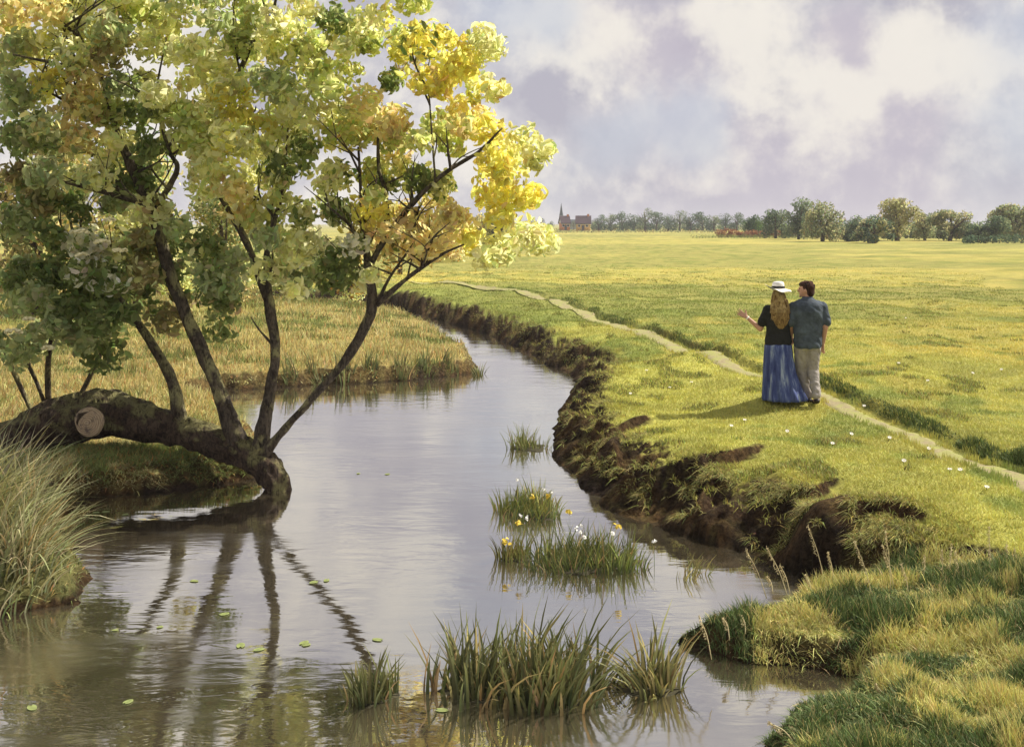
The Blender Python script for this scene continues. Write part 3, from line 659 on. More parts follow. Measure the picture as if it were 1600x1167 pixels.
FG, FO, FD, FY = (.27, .32, .17), (.44, .43, .22), (.11, .17, .10), (.46, .45, .2)
far_right = [(1248, 366, 52, 62, 190, [FG, (.17, .23, .14)], 'grey green round tree rising tallest over the meadow edge'),
 (1285, 378, 66, 64, 165, [FO, FG], 'broad pale olive tree right of the tallest tree'),
 (1212, 364, 46, 44, 200, [FD, FG], 'dark green tree left of the tallest tree'),
 (1176, 362, 34, 34, 230, [(.14, .22, .06), FD], 'small bright green tree at the left end of the right hand wood'),
 (1340, 378, 44, 42, 165, [FG, FD], 'small dark olive bush in the gap between two big trees'),
 (1366, 381, 62, 42, 150, [FO, FD], 'low spreading olive tree with dark foot at the meadow edge'),
 (1402, 376, 74, 66, 172, [FO, FY], 'large pale yellow olive tree in the middle of the right wood'),
 (1445, 374, 48, 44, 178, [FG, FO], 'medium grey olive tree beside the large pale one'),
 (1484, 376, 70, 48, 172, [FG, FO], 'wide pale grey green tree with flat top'),
 (1528, 378, 48, 30, 160, [FD, FG], 'low dark green bush before the wide pale tree'),
 (1556, 378, 44, 40, 160, [FD, FG], 'dark green tree second from the picture edge'),
 (1585, 377, 74, 58, 168, [FO, FG], 'pale olive tree at the right edge of the picture'),
 (1655, 378, 80, 60, 168, [FG, FO], 'grey green tree just past the right edge')]
for i, (px, by, wpx, hpx, D, pal, lab) in enumerate(far_right):
    make_tree('distant_tree', lab, 'tree', px, by, wpx * 1.2, hpx * 1.08, D, pal, 300 + i, 'trees along the far edge of the meadow', 3600, trunkfrac=-.02, lobes=22)
# low hedge bushes at the wood's foot, dark and russet
RU = (.33, .16, .08)
def hedge(name, label, x0, x1, D, hpx, pal, seed, n=2600):
    xa, xb = (x0 - 800) / FPX * D, (x1 - 800) / FPX * D; t = thing(name, label, 'hedge', ((xa + xb) / 2, D, h1((xa + xb) / 2, D)))
    rs = np.random.default_rng(seed); k = max(4, int((xb - xa) / (hpx * D / FPX) / .7)); parts = []; tb = []; H = hpx * D / FPX
    for i in range(k):
        x = xa + (xb - xa) * (i + .5) / k; r = H * rs.uniform(.42, .68); zz = h1(x, D) + r * .7
        parts.append(clump((x, D + rs.normal(0, .3), zz), r, n // k, pal[rs.integers(len(pal))], H * .16, pal[rs.integers(len(pal))], .85, .3))
        tb.append(tube([(x, D, zz - r), (x + .05, D, zz)], [.06, .04], 5, 2, .1, i))
    for q_ in tb: link('stem', pymesh('stem', [q_]), M_LIMB, t)
    b = merge(parts); link('leaves', npmesh('leaves', *b[:2], b[2]), M_LEAF, t); return t
hedge('russet_hedge', 'low russet brown hedge under the dark green trees', 1120, 1280, 214, 15, [RU, (.30, .13, .06)], 1, 4200)
hedge('far_hedge', 'long brown hedge along the far horizon by the orange houses', 848, 1120, 330, 8, [(.16, .10, .04), FD], 2)
hedge('russet_hedge', 'short russet hedge between the two dark olive trees right of the tallest trees', 1290, 1345, 190, 15, [RU, (.20, .11, .05)], 6, 900)
hedge('wood_edge_hedge', 'long deep green thicket behind the small horizon trees', 925, 1200, 440, 17, [FD, (.15, .22, .10), FG], 7, 5000)
hedge('wood_edge_hedge', 'long grey green thicket closing the gaps behind the right hand trees', 1170, 1690, 262, 25, [FG, (.2, .26, .14), FD], 9, 7000)
hedge('olive_hedge', 'tall olive thicket filling behind the trees at the right', 1370, 1680, 200, 30, [FG, FO, (.2, .26, .13)], 8, 5000)
hedge('dark_hedge', 'dark green low hedge along the right meadow edge', 1500, 1680, 150, 16, [FD, (.10, .15, .08)], 3)
hedge('green_hedge', 'low green scrub in front of the russet hedge', 1080, 1310, 205, 7, [(.20, .28, .08), (.25, .3, .1)], 4)
rs = np.random.default_rng(5)
lab12 = ['pointed dark tree next to the houses', 'low olive tree', 'mid green tree', 'deep green tree', 'taller pale tree', 'deep green bushy tree', 'rounded green tree', 'dark dense tree', 'dull olive tree', 'dark green flat tree', 'small green tree', 'pale grey green tree', 'green tree by the russet hedge']
FT = 'row of small trees on the far horizon'
for i, px in enumerate(range(936, 1166, 18)):
    make_tree('horizon_tree', 'small green tree right of the orange houses, ' + ordinal(i, 13) + ' in its row', 'tree', px, 356, 36 + rs.normal(0, 4), [27, 29, 33, 30, 40, 32, 29, 34, 29, 32, 28, 33, 30][i], 420, [[FD, (.13, .19, .09)], [FG, FD]][i % 3 == 1], 400 + i, FT, 1100, trunkfrac=-.02, lobes=14)
for i, px in enumerate((818, 832, 846, 862, 897, 926)):
    make_tree('horizon_tree', 'small grey green tree around the orange houses, ' + ordinal(i, 6) + ' of six', 'tree', px, 356, 20, 15 + 2 * (i % 3), 480, [(.15, .19, .13), (.18, .2, .12)], 440 + i, 'small trees around the orange houses', 700, trunkfrac=-.02, lobes=12)

# houses and church spire
def box(bm, x0, x1, y0, y1, z0, z1):
    v = [bm.verts.new(p) for p in ((x0, y0, z0), (x1, y0, z0), (x1, y1, z0), (x0, y1, z0), (x0, y0, z1), (x1, y0, z1), (x1, y1, z1), (x0, y1, z1))]
    for f in ((0, 3, 2, 1), (4, 5, 6, 7), (0, 1, 5, 4), (1, 2, 6, 5), (2, 3, 7, 6), (3, 0, 4, 7)): bm.faces.new([v[i] for i in f])
def bmobj(name, fill, m, parent=None, smooth=False, keep=False, bevel=0):
    bm = bmesh.new(); fill(bm)
    if bevel: bmesh.ops.bevel(bm, geom=bm.edges[:], offset=bevel, segments=2, affect='EDGES')
    bm.normal_update(); me = bpy.data.meshes.new(name); bm.to_mesh(me); bm.free()
    if smooth: me.polygons.foreach_set('use_smooth', np.ones(len(me.polygons), bool))
    return link(name, me, m, parent, keep)
M_ROOF = mat('roof_tiles', plain((.060, .036, .042), .9, .25, 2)); M_ORANGE = mat('orange_brick', plain((.55, .20, .05), .9, .15, 2)); M_OCHRE = mat('ochre_brick', plain((.60, .36, .09), .9, .12, 2))
M_RENDER = mat('white_render', plain((.75, .73, .70), .9, .05, 2)); M_SLATE = mat('slate', plain((.07, .085, .095), .8, .2, 2)); M_STONE = mat('stone', plain((.33, .35, .34), .9, .15, 2)); M_GLASS = mat('window_glass', plain((.03, .035, .04), .1, .1))
def house(px, D, Wd, Hw, Hr, wall, label, rz=0.0):
    x = (px - 800) / FPX * D; t = thing('house', label, 'house', (x, D, h1(x, D)), rz, 'houses on the far horizon')
    bmobj('wall', lambda bm: box(bm, -Wd / 2, Wd / 2, 0, 6, -.2, Hw), wall, t)
    def gab(bm):
        o = .35
        for s in (sd_,):
            xx = s * (Wd / 2); v = [bm.verts.new(p) for p in ((xx, 0, Hw), (xx, 6, Hw), (xx, 3, Hw + Hr), (xx - s * .25, 0, Hw), (xx - s * .25, 6, Hw), (xx - s * .25, 3, Hw + Hr))]
            for f in ((0, 1, 2), (5, 4, 3), (0, 2, 5, 3), (1, 4, 5, 2)): bm.faces.new([v[i] for i in f])
    for sd_ in (-1, 1): bmobj('gable', gab, M_RENDER, t)
    def roof(bm):
        a = .5; e = .4; P8 = []
        for xx in (-Wd / 2 - e, Wd / 2 + e):
            P8.append([bm.verts.new((xx, yy, zz)) for yy, zz in ((-.7, Hw - .45), (3, Hw + Hr + .1), (6.7, Hw - .45), (6.7, Hw - .2), (3, Hw + Hr + .4), (-.7, Hw - .2))])
        A, B = P8
        for i in range(6): bm.faces.new((A[i], A[(i + 1) % 6], B[(i + 1) % 6], B[i]))
        bm.faces.new(A[::-1]); bm.faces.new(B)
    rf = bmobj('roof', roof, M_ROOF, t); bmobj('chimney', lambda bm: box(bm, Wd * .28, Wd * .28 + .8, 2.6, 3.4, Hw + Hr - .4, Hw + Hr + 1.0), M_ORANGE, rf)
    bmobj('fascia', lambda bm: box(bm, -Wd / 2 - .1, Wd / 2 + .1, -.22, -.02, Hw - .65, Hw - .15), M_RENDER, t)
    for k in (-.28, .28):
        wi = bmobj('window', lambda bm: box(bm, k * Wd - .55, k * Wd + .55, -.06, .1, Hw * .45, Hw * .45 + 1.1), M_RENDER, t); bmobj('pane', lambda bm: box(bm, k * Wd - .42, k * Wd + .42, -.09, -.065, Hw * .45 + .12, Hw * .45 + .98), M_GLASS, wi)
    bmobj('door', lambda bm: box(bm, -.5, .5, -.06, .1, 0, 2.1), M_SLATE, t)
house(884, 440, 3.4, 3.1, 2.4, M_ORANGE, 'small orange brick house with dark roof beside the church spire', .12)
house(911, 430, 5.4, 3.0, 2.5, M_OCHRE, 'wider ochre yellow house with dark roof right of the orange one', -.1)
x = (877 - 800) / FPX * 520; ch = thing('church', 'slender grey church tower with pointed spire behind the orange house', 'church', (x, 520, h1(x, 520)))
bmobj('tower', lambda bm: box(bm, -.95, .95, -.95, .95, 0, 6.6), M_STONE, ch)
def spire(bm):
    ap = bm.verts.new((0, 0, 12.8)); r = [bm.verts.new((1.0 * math.cos(a + PI / 8), 1.0 * math.sin(a + PI / 8), 6.6)) for a in np.linspace(0, 2 * PI, 8, endpoint=False)]
    for i in range(8): bm.faces.new((r[i], r[(i + 1) % 8], ap))
    bm.faces.new(r[::-1])
bmobj('spire', spire, M_SLATE, ch)
bmobj('nave', lambda bm: box(bm, .95, 7, -2.5, 2.5, 0, 3.0), M_STONE, ch)
def nroof(bm):
    v = [bm.verts.new(p) for p in ((.952, -2.8, 2.9), (7.2, -2.8, 2.9), (7.2, 2.8, 2.9), (.952, 2.8, 2.9), (.952, 0, 4.8), (7.2, 0, 4.8))]
    for f in ((0, 1, 5, 4), (2, 3, 4, 5), (1, 2, 5), (3, 0, 4), (0, 3, 2, 1)): bm.faces.new([v[i] for i in f])
bmobj('roof', nroof, M_SLATE, ch)
bmobj('louvre', lambda bm: box(bm, -.3, .3, -1.0, -.94, 4.6, 6.0), M_GLASS, ch)

# bushes between stream and field behind the willow
OR = (.62, .40, .08)
mids = [(470, 470, 120, 120, 40, [PAL['D'], PAL['G'], PAL['M']], 'dark green bush on the far side of the stream behind the willow'),
        (545, 472, 90, 110, 42, [PAL['L'], OR, PAL['M']], 'yellow green bush behind the diagonal willow stem'),
        (625, 452, 95, 120, 56, [OR, PAL['L'], PAL['Y']], 'orange yellow bush farther back beyond the stream'),
        (700, 425, 95, 85, 75, [PAL['L'], OR, PAL['O']], 'pale yellow bush beyond the path under the willow branches'),
        (775, 385, 90, 60, 130, [PAL['L'], PAL['O'], FG], 'pale olive bush on the field left of the houses'),
        (350, 480, 150, 190, 38, [PAL['G'], PAL['D'], PAL['O']], 'grey green tree beyond the stream behind the middle willow stem'),
        (215, 500, 190, 260, 34, [PAL['O'], PAL['M'], PAL['G']], 'ochre and green tree standing behind the left willow stem'),
        (60, 510, 220, 340, 32, [PAL['B'], PAL['D'], PAL['O']], 'tall brown green tree far left behind the elder bush')]
for i, (px, by, wpx, hpx, D, pal, lab) in enumerate(mids):
    make_tree('background_bush' if hpx < 150 else 'background_tree', lab, 'bush' if hpx < 150 else 'tree', px, by, wpx, hpx, D, pal, 500 + i, None, 4600, trunkfrac=.0, lobes=26)

# ------------------------------------------------------------------ reeds, tussocks, flowers
def reedblades(cx, cy, rx, ry, n, h0, h1_, spread, c1, c2, wid=.016, z=None, segs=4, bias=(0, 0), dead=.12):
    a = RNG.uniform(0, 2 * PI, n); q = np.sqrt(RNG.random(n)); x = cx + np.cos(a) * q * rx; y = cy + np.sin(a) * q * ry
    nt = max(4, n // 22); ta = RNG.uniform(0, 2 * PI, nt); tq = np.sqrt(RNG.random(nt)); tx = cx + np.cos(ta) * tq * rx; ty = cy + np.sin(ta) * tq * ry; th = RNG.uniform(.45, 1.15, nt); tl = RNG.normal(0, .28, (nt, 2))
    own = RNG.integers(0, nt, n); x = x * .35 + tx[own] * .65; y = y * .35 + ty[own] * .65
    zz = np.full(n, z) if z is not None else np.maximum(terrain(x, y), -.03)
    hgt = RNG.uniform(h0, h1_, n) * (1 - .35 * q) * th[own]; ln = tl[own] * hgt[:, None] + np.stack([np.cos(a) * q, np.sin(a) * q], 1) * spread * hgt[:, None] + RNG.normal(0, .22, (n, 2)) * hgt[:, None] * spread + np.array(bias) * hgt[:, None]
    k = RNG.random((n, 1)); cc = np.array(c1) * k + np.array(c2) * (1 - k); cc = cols(cc, n, .25, .08)
    dk = RNG.random(n) < dead; cc[dk] = cols((.45, .33, .14), dk.sum(), .2)
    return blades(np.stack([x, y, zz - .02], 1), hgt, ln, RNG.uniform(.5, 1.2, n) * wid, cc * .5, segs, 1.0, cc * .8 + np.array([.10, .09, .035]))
REED = 'reed clumps standing in the stream'
RG, RD_, RY = (.19, .21, .07), (.055, .075, .035), (.46, .43, .16)
def flowers_on(par, pts, r, m, name='flower'):
    for x, y, z in pts:
        n = 9; p = np.tile((x, y, z), (n, 1)) + RNG.normal(0, r * .35, (n, 3))
        v, f, _ = leaves(p, r * 1.3, np.zeros((n, 3)), np.tile((0, -.5, .8), (n, 1)), .8, .6); link(name, npmesh(name, v, f), m, par)
def reed_clump(px, py, wpx, dep, n, h0, h1_, label, spread=.5, pal=(RG, RD_), white=0, iris=0, wid=.016, dead=.12):
    cx, cy = W0(px, py); rx = wpx / 2 / FPX * cy
    t = thing('reed_clump', label, 'reeds', (cx, cy, 0), 0, REED); base = reedblades(cx, cy, rx, dep, n, h0, h1_, spread, *pal, wid=wid, z=-.02, dead=dead)
    link('leaves', npmesh('leaves', *base[:2], base[2]), M_BLADE, t)
    if n < 80: ns_ = 0
    # root mat of mud and moss just above the water
    v, F = [], []; ns = 28
    for j, (s_, hz) in enumerate(((.75, -.05), (.62, .002), (.4, .014), (0.0, .02))):
        for i in range(ns):
            a = 2 * PI * i / ns; k = s_ * (1 + .22 * math.sin(3 * a + px) + .12 * math.sin(7 * a + py)); v.append((cx + rx * k * math.cos(a), cy + dep * k * math.sin(a), hz))
    for j in range(3):
        for i in range(ns): F.append((j * ns + i, j * ns + (i + 1) % ns, (j + 1) * ns + (i + 1) % ns, (j + 1) * ns + i))
    if n >= 80: link('root_mat', pymesh('root_mat', [(v, F)]), M_MUD, t)
    for cnt, m_, nm, rr_ in ((white, M_WHITE, 'white_flower', .018), (iris, M_IRIS, 'yellow_flower', .03)):
        pts = []
        for _ in range(cnt):
            a = RNG.uniform(0, 2 * PI); q = RNG.uniform(.1, .95); pts.append((cx + math.cos(a) * q * rx, cy + math.sin(a) * q * dep, RNG.uniform(.5, .95) * h1_))
        for p in pts:
            st_ = blades(np.array([[p[0], p[1], -.02]]), np.array([p[2]]), np.zeros((1, 2)), .006, np.array([[.12, .18, .05]]), 2)
            so = link('flower_stalk', npmesh('flower_stalk', *st_[:2], st_[2]), M_BLADE, t)
            n_ = 9; pp_ = np.tile((p[0], p[1], p[2] - .02), (n_, 1)) + RNG.normal(0, rr_ * .4, (n_, 3))
            vv, ff, _ = leaves(pp_, rr_ * 1.4, np.zeros((n_, 3)), np.tile((0, -.5, .8), (n_, 1)), .8, .6); link(nm, npmesh(nm, vv, ff), m_, so)
    return t
M_MUD = mat('mud', plain((.045, .04, .02), .9, .5, 12, .8, .03)); M_IRIS = mat('iris_petal', plain((.65, .48, .05), .6, .1))
reed_clump(815, 1080, 330, .42, 820, .25, .66, 'large clump of broad dark reeds near the bottom of the stream', .45, (RG, RD_), wid=.026, dead=.16)
reed_clump(1015, 1072, 140, .28, 250, .18, .60, 'medium reed clump right of the large bottom clump', .5, (RY, RD_), wid=.022)
reed_clump(585, 1088, 100, .22, 170, .15, .55, 'sparse small reed clump left of the large bottom clump', .35, (RG, RD_), wid=.02)
reed_clump(912, 880, 235, .45, 1150, .15, .46, 'reed clump dotted with white flowers under the dark bank', .35, ((.20, .26, .05), (.05, .085, .045)), white=8, iris=2, wid=.015)
reed_clump(808, 872, 70, .25, 170, .12, .44, 'reed clump with one yellow bloom left of the flowered clump', .25, ((.28, .26, .05), RG), white=2, iris=2, wid=.014)
reed_clump(828, 800, 130, .5, 620, .12, .42, 'reed clump with two white flowers in the middle of the stream', .3, ((.30, .30, .05), (.10, .17, .07)), white=3, iris=2, wid=.016)
reed_clump(828, 700, 84, .4, 220, .12, .50, 'thin tall reed clump beside the brown corner of the right bank', .3, ((.30, .34, .10), RG), wid=.016)
reed_clump(748, 586, 34, .4, 70, .15, .40, 'tiny dark reed clump off the tip of the far left bank', .4, ((.16, .18, .06), RD_), wid=.02)
reed_clump(1075, 900, 90, .2, 60, .1, .30, 'few pale reeds in the dark water under the right bank', .4, (RY, RG), wid=.012)

# grass tussocks on the left shore
TUS = 'arching grass tussocks on the left shore'
for (px, py, wpx, D, n, h0, hh_, lab, bias, pal) in [
    (0, 960, 180, 9.3, 520, .4, .95, 'lowest tussock of arching pale grass hanging over the water', (.35, -.1), ((.66, .64, .38), (.20, .24, .10))),
    (5, 860, 200, 10.4, 560, .45, 1.1, 'middle tussock of long arching grass', (.35, -.05), ((.66, .64, .38), (.20, .24, .10))),
    (-10, 790, 200, 11.7, 480, .4, 1.0, 'upper tussock of long grass before the fallen trunk', (.25, 0), ((.66, .64, .38), (.15, .20, .10))),
    (-60, 900, 200, 9.9, 500, .6, 1.3, 'tall tussock at the very left edge', (.3, 0), ((.52, .48, .2), RG)),
    (45, 915, 150, 9.6, 420, .2, .6, 'short green tussock at the right foot of the others', (.4, -.1), (RG, RD_))]:
    cx = (px - 800) / FPX * D; rx = wpx / 2 / FPX * D; t = thing('grass_tussock', lab, 'grass tussock', (cx, D, h1(cx, D)), 0, TUS)
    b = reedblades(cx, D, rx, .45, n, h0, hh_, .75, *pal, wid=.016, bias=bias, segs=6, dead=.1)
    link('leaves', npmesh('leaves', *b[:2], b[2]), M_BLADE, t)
# short reeds along the edge of the far left bank and the island under the trunk
EDGE = 'green rushes along the edge of the far left bank'
for ri, (px, py) in enumerate([(450, 590), (492, 588), (540, 588), (585, 586), (625, 583), (668, 580), (700, 576)]):
    gq = ground(px, py - 6); t = thing('rush_tuft', 'green rush tuft on the far straw bank edge, ' + ordinal(ri, 7) + ' of seven', 'rushes', gq, 0, EDGE)
    b = reedblades(gq.x, gq.y, .28, .25, 60, .25, .6, .3, (.24, .28, .10), (.12, .17, .08), wid=.02); link('leaves', npmesh('leaves', *b[:2], b[2]), M_BLADE, t)

# flowering grass stalks of the near right bank
M_SEED = mat('seed', plain((.62, .52, .28), .8, .2))
def stalk(px0, py0, px1, py1, D):
    a = P(px0, py0, D); z0 = h1(a.x, a.y)
    if a.z < z0 - .3: a.z = z0
    bq = P(px1, py1, D + .1); m = (a + bq) / 2 + Vector((.01, 0, .02)); t = thing('grass_stalk', SL % ordinal(*rk_), 'grass', tuple(a), 0, SG)
    link('stem', pymesh('stem', [tube([a, m, bq], [.0036, .003, .0016], 5, 3, 0)]), M_SEED, t)
    n = 60; u = RNG.random(n) ** .8 * .55 + .45; c = np.array(a)[None] * (1 - u[:, None]) + np.array(bq)[None] * u[:, None] + RNG.normal(0, .006, (n, 3))
    v, f, _ = leaves(c, .016, np.zeros((n, 3)), None, .4); link('seed_head', npmesh('seed_head', v, f), M_SEED, t)
SG = 'pale seed stalks behind the near right bank'; SL = 'thin pale seed stalk above the near right bank, %s of its row'
ST_ = [(1198, 935, 1165, 858), (1208, 928, 1198, 900), (1232, 935, 1198, 855), (1235, 930, 1218, 882), (1268, 930, 1258, 898), (1290, 915, 1262, 820), (1303, 915, 1293, 862), (1365, 940, 1335, 845), (1392, 930, 1383, 828), (1398, 925, 1378, 850),
          (1470, 925, 1472, 858), (1478, 925, 1487, 850), (1440, 920, 1445, 868), (1545, 920, 1545, 822), (1420, 935, 1408, 880), (1500, 930, 1492, 860), (1575, 920, 1572, 850), (1590, 915, 1585, 856)]
for q in ST_:
    rk_ = (ranks(ST_)[q], len(ST_)); stalk(*q[:4], FPX * (CZ - .2) / (q[1] + 15 - HOR))
SG = 'pale seed stalks at the bottom right corner'; SL = 'thin pale seed stalk low in the bottom right grass, %s there'
ST_ = [(1392, 1122, 1368, 1068), (1455, 1095, 1444, 1070), (1505, 1110, 1482, 1068), (1512, 1105, 1490, 1065), (1245, 1165, 1200, 1128), (1265, 1165, 1235, 1135), (1280, 1166, 1262, 1130), (1530, 1150, 1495, 1130), (1112, 1030, 1092, 962), (1140, 1000, 1130, 965), (1165, 990, 1158, 962)]
for q in ST_:
    rk_ = (ranks(ST_)[q], len(ST_)); stalk(*q[:4], FPX * (CZ - .12) / (q[1] + 12 - HOR))

# daisies on the turf
DG = 'white daisies scattered on the turf'; proto = None
DL = [(1047, 612), (1080, 603), (1163, 663), (1142, 672), (1328, 684), (1388, 690), (1449, 708), (1412, 727), (1484, 742), (1500, 742), (1404, 572), (1518, 588), (1415, 500), (1565, 582), (1010, 585), (1300, 700), (1450, 600), (1350, 640), (1540, 770), (1230, 680), (985, 620)]
for px, py in DL:
    gq = ground(px, py)
    if proto is None:
        proto = thing('daisy', 'small white daisy in the meadow turf', 'flower', (0, 0, 0), 0, DG)
        bmobj('stem', lambda bm: box(bm, -.002, .002, -.002, .002, 0, .06), M_MUD, proto)
        def pet(bm):
            for a in np.linspace(0, 2 * PI, 9, endpoint=False):
                u = Vector((math.cos(a), math.sin(a), 0)); v_ = Vector((-u.y, u.x, 0)); z_ = Vector((0, 0, .062))
                bm.faces.new([bm.verts.new(z_ + u * .004), bm.verts.new(z_ + u * .016 + v_ * .007), bm.verts.new(z_ + u * .028 + Vector((0, 0, .006))), bm.verts.new(z_ + u * .016 - v_ * .007)])
        bmobj('petals', pet, M_WHITE, proto)
        bmobj('eye', lambda bm: bmesh.ops.create_uvsphere(bm, u_segments=8, v_segments=5, radius=.006, matrix=Matrix.Translation((0, 0, .064))), M_IRIS, proto); o = proto
    else: o = copy_tree(proto)
    o['label'] = 'small white daisy in the meadow turf, ' + ordinal(ranks(DL)[(px, py)], len(DL)) + ' of all'
    o.location = gq; o.rotation_euler = (math.radians(RNG.uniform(10, 35)), 0, RNG.uniform(-.5, .5))

# floating leaves
FLG = 'small yellow green leaves floating on the stream'; M_PAD = mat('floating_leaf', plain((.22, .26, .09), .6, .3)); proto = None
DL = [(150, 801), (165, 800), (196, 804), (303, 908), (376, 1009), (405, 1015), (180, 985), (490, 910), (478, 1008), (510, 907), (590, 1000), (200, 1097), (50, 1106), (475, 1005), (250, 980), (350, 960), (690, 1110), (385, 775), (560, 740), (605, 741)]
for px, py in DL:
    x, y = W0(px, py)
    if proto is None:
        def pad(bm):
            vs = [bm.verts.new((.045 * math.cos(a) * (1 if abs(a) > .2 else .5), .028 * math.sin(a), .004)) for a in np.linspace(-PI, PI, 14, endpoint=False)]; f = bm.faces.new(vs)
            r = bmesh.ops.extrude_face_region(bm, geom=[f]); [setattr(v.co, 'z', .007) for v in r['geom'] if isinstance(v, bmesh.types.BMVert)]
        o = proto = bmobj('floating_leaf', pad, M_PAD); tag(o, 'small yellow green leaf floating on the stream', 'leaf', FLG)
    else: o = proto.copy(); C.objects.link(o)
    o['label'] = 'small yellow green leaf afloat on the stream, ' + ordinal(ranks(DL)[(px, py)], len(DL)) + ' of all'
    o.location = (x, y, 0); o.rotation_euler = (0, 0, RNG.uniform(0, 6)); s_ = RNG.uniform(.6, 1.2); o.scale = (s_, s_, 1)
#PEOPLE
# ------------------------------------------------------------------ the walking couple
def caps(lst):
    """tapered capsules (p0, r0, p1, r1) as one raw mesh"""
    V, F = [], []
    for p0, r0, p1, r1 in lst:
        p0 = Vector(p0); p1 = Vector(p1); ax = p1 - p0
        if ax.length < 1e-5: ax = Vector((0, 0, 1e-4))
        q = ax.to_track_quat('Z', 'Y').to_matrix(); rings = []; n = 12
        for c, r, s_ in ((p0, r0, -1), (p1, r1, 1)):
            ph = (-80, -50, -22, 0) if s_ < 0 else (0, 22, 50, 80)
            for a in ph:
                a = math.radians(a); o = len(V); rings.append(o)
                for k in range(n):
                    t = 2 * PI * k / n; V.append(c + q @ Vector((r * math.cos(a) * math.cos(t), r * math.cos(a) * math.sin(t), r * math.sin(a))))
        for a, b in zip(rings[:-1], rings[1:]):
            for k in range(n): F.append((a + k, a + (k + 1) % n, b + (k + 1) % n, b + k))
        F.append(tuple(rings[0] + k for k in range(n))[::-1]); F.append(tuple(rings[-1] + k for k in range(n)))
    return V, F
def ell(c, r, rot=0, n=16):
    V, F = [], []; R_ = Matrix.Rotation(rot, 3, 'Z')
    for i in range(n // 2 + 1):
        a = -PI / 2 + PI * (i / (n // 2)) * .998 + .001
        for k in range(n):
            t = 2 * PI * k / n; V.append(Vector(c) + R_ @ Vector((r[0] * math.cos(a) * math.cos(t), r[1] * math.cos(a) * math.sin(t), r[2] * math.sin(a))))
    for i in range(n // 2):
        for k in range(n): F.append((i * n + k, i * n + (k + 1) % n, (i + 1) * n + (k + 1) % n, (i + 1) * n + k))
    F.append(tuple(range(n))[::-1]); F.append(tuple(n // 2 * n + k for k in range(n))); return V, F
def loft(rings, n=28, fold=0, nf=9, seed=0):
    """closed body of elliptical rings (cx, cy, z, rx, ry[, fold depth])"""
    V, F = [], []
    for R_ in rings:
        cx, cy, z, rx, ry = R_[:5]; fd = R_[5] if len(R_) > 5 else 0
        for k in range(n):
            t = 2 * PI * k / n; m = 1 + fd * (math.sin(nf * t + seed) * .6 + math.sin((nf * 1.7 // 1) * t + 2.1 * seed + z * 3) * .4)
            V.append(Vector((cx + rx * m * math.cos(t), cy + ry * m * math.sin(t), z)))
    for i in range(len(rings) - 1):
        for k in range(n): F.append((i * n + k, i * n + (k + 1) % n, (i + 1) * n + (k + 1) % n, (i + 1) * n + k))
    F.append(tuple(range(n))[::-1]); F.append(tuple((len(rings) - 1) * n + k for k in range(n)))
    return V, F
def fuse(name, pieces, vox, m, parent, smooth=4, wrinkle=0):
    """join closed pieces into one continuous surface"""
    me = pymesh(name + '_raw', pieces, False); o = bpy.data.objects.new('raw', me); C.objects.link(o)
    r = o.modifiers.new('r', 'REMESH'); r.mode = 'VOXEL'; r.voxel_size = vox; r.use_smooth_shade = True
    s_ = o.modifiers.new('s', 'SMOOTH'); s_.iterations = smooth; s_.factor = .5
    bpy.context.view_layer.update(); dg = bpy.context.evaluated_depsgraph_get(); out = bpy.data.meshes.new_from_object(o.evaluated_get(dg)); out.name = name
    bpy.data.objects.remove(o); bpy.data.meshes.remove(me)
    if wrinkle:
        nv = len(out.vertices); co = np.zeros(nv * 3); no = np.zeros(nv * 3); out.vertices.foreach_get('co', co); out.vertices.foreach_get('normal', no)
        co = co.reshape(-1, 3); no = no.reshape(-1, 3); w_ = fbm(co[:, 0] * 16 + co[:, 2] * 9 + 50, co[:, 1] * 14 + co[:, 2] * 15 + 50, 77, 3) - .5
        co += no * w_[:, None] * wrinkle; out.vertices.foreach_set('co', co.astype(np.float32).ravel()); out.update()
    out.materials.clear(); return link(name, out, m, parent, False)
def hand(w_, d, up, s_=1, curl=.5):
    """palm, four bent fingers of different lengths and a thumb; w_ wrist, d pointing direction, up the back-of-hand to thumb side"""
    w_ = Vector(w_); d = Vector(d).normalized(); u = Vector(up); u = (u - d * u.dot(d)).normalized(); n = d.cross(u); L = []
    pc = w_ + d * .045
    for k in range(4):
        o = u * (.030 - .019 * k); base = w_ + d * .085 + o * 1.0
        L.append((w_ + d * .015 + o * .6, .016, base, .011)); ln = (.070, .078, .072, .056)[k]
        b1 = (d - n * s_ * curl * .35).normalized(); b2 = (d - n * s_ * curl * 1.0).normalized(); spread = u * (.26 - .17 * k)
        p1 = base + (b1 + spread).normalized() * ln * .45; p2 = p1 + (b1 * .5 + b2 * .5 + spread).normalized() * ln * .32; p3 = p2 + b2 * ln * .25
        L += [(base, .0095, p1, .0088), (p1, .0088, p2, .008), (p2, .008, p3, .0068)]
    t0 = w_ + d * .02 + u * .028; t1 = t0 + (d * .6 + u * .8).normalized() * .045; t2 = t1 + (d * .85 + u * .45 - n * s_ * .2).normalized() * .032
    L += [(w_ + d * .01 + u * .015, .015, t0, .014), (t0, .0125, t1, .011), (t1, .010, t2, .008)]
    return L
M_SKIN = mat('skin', plain((.52, .29, .20), .55, .1, 20)); M_BLACK = mat('black_cotton', plain((.016, .016, .015), .85, .3, 25, .4, .01)); M_HAIRB = mat('blonde_hair', bark_f((.16, .085, .03), (.60, .40, .15), (.70, .52, .24)))
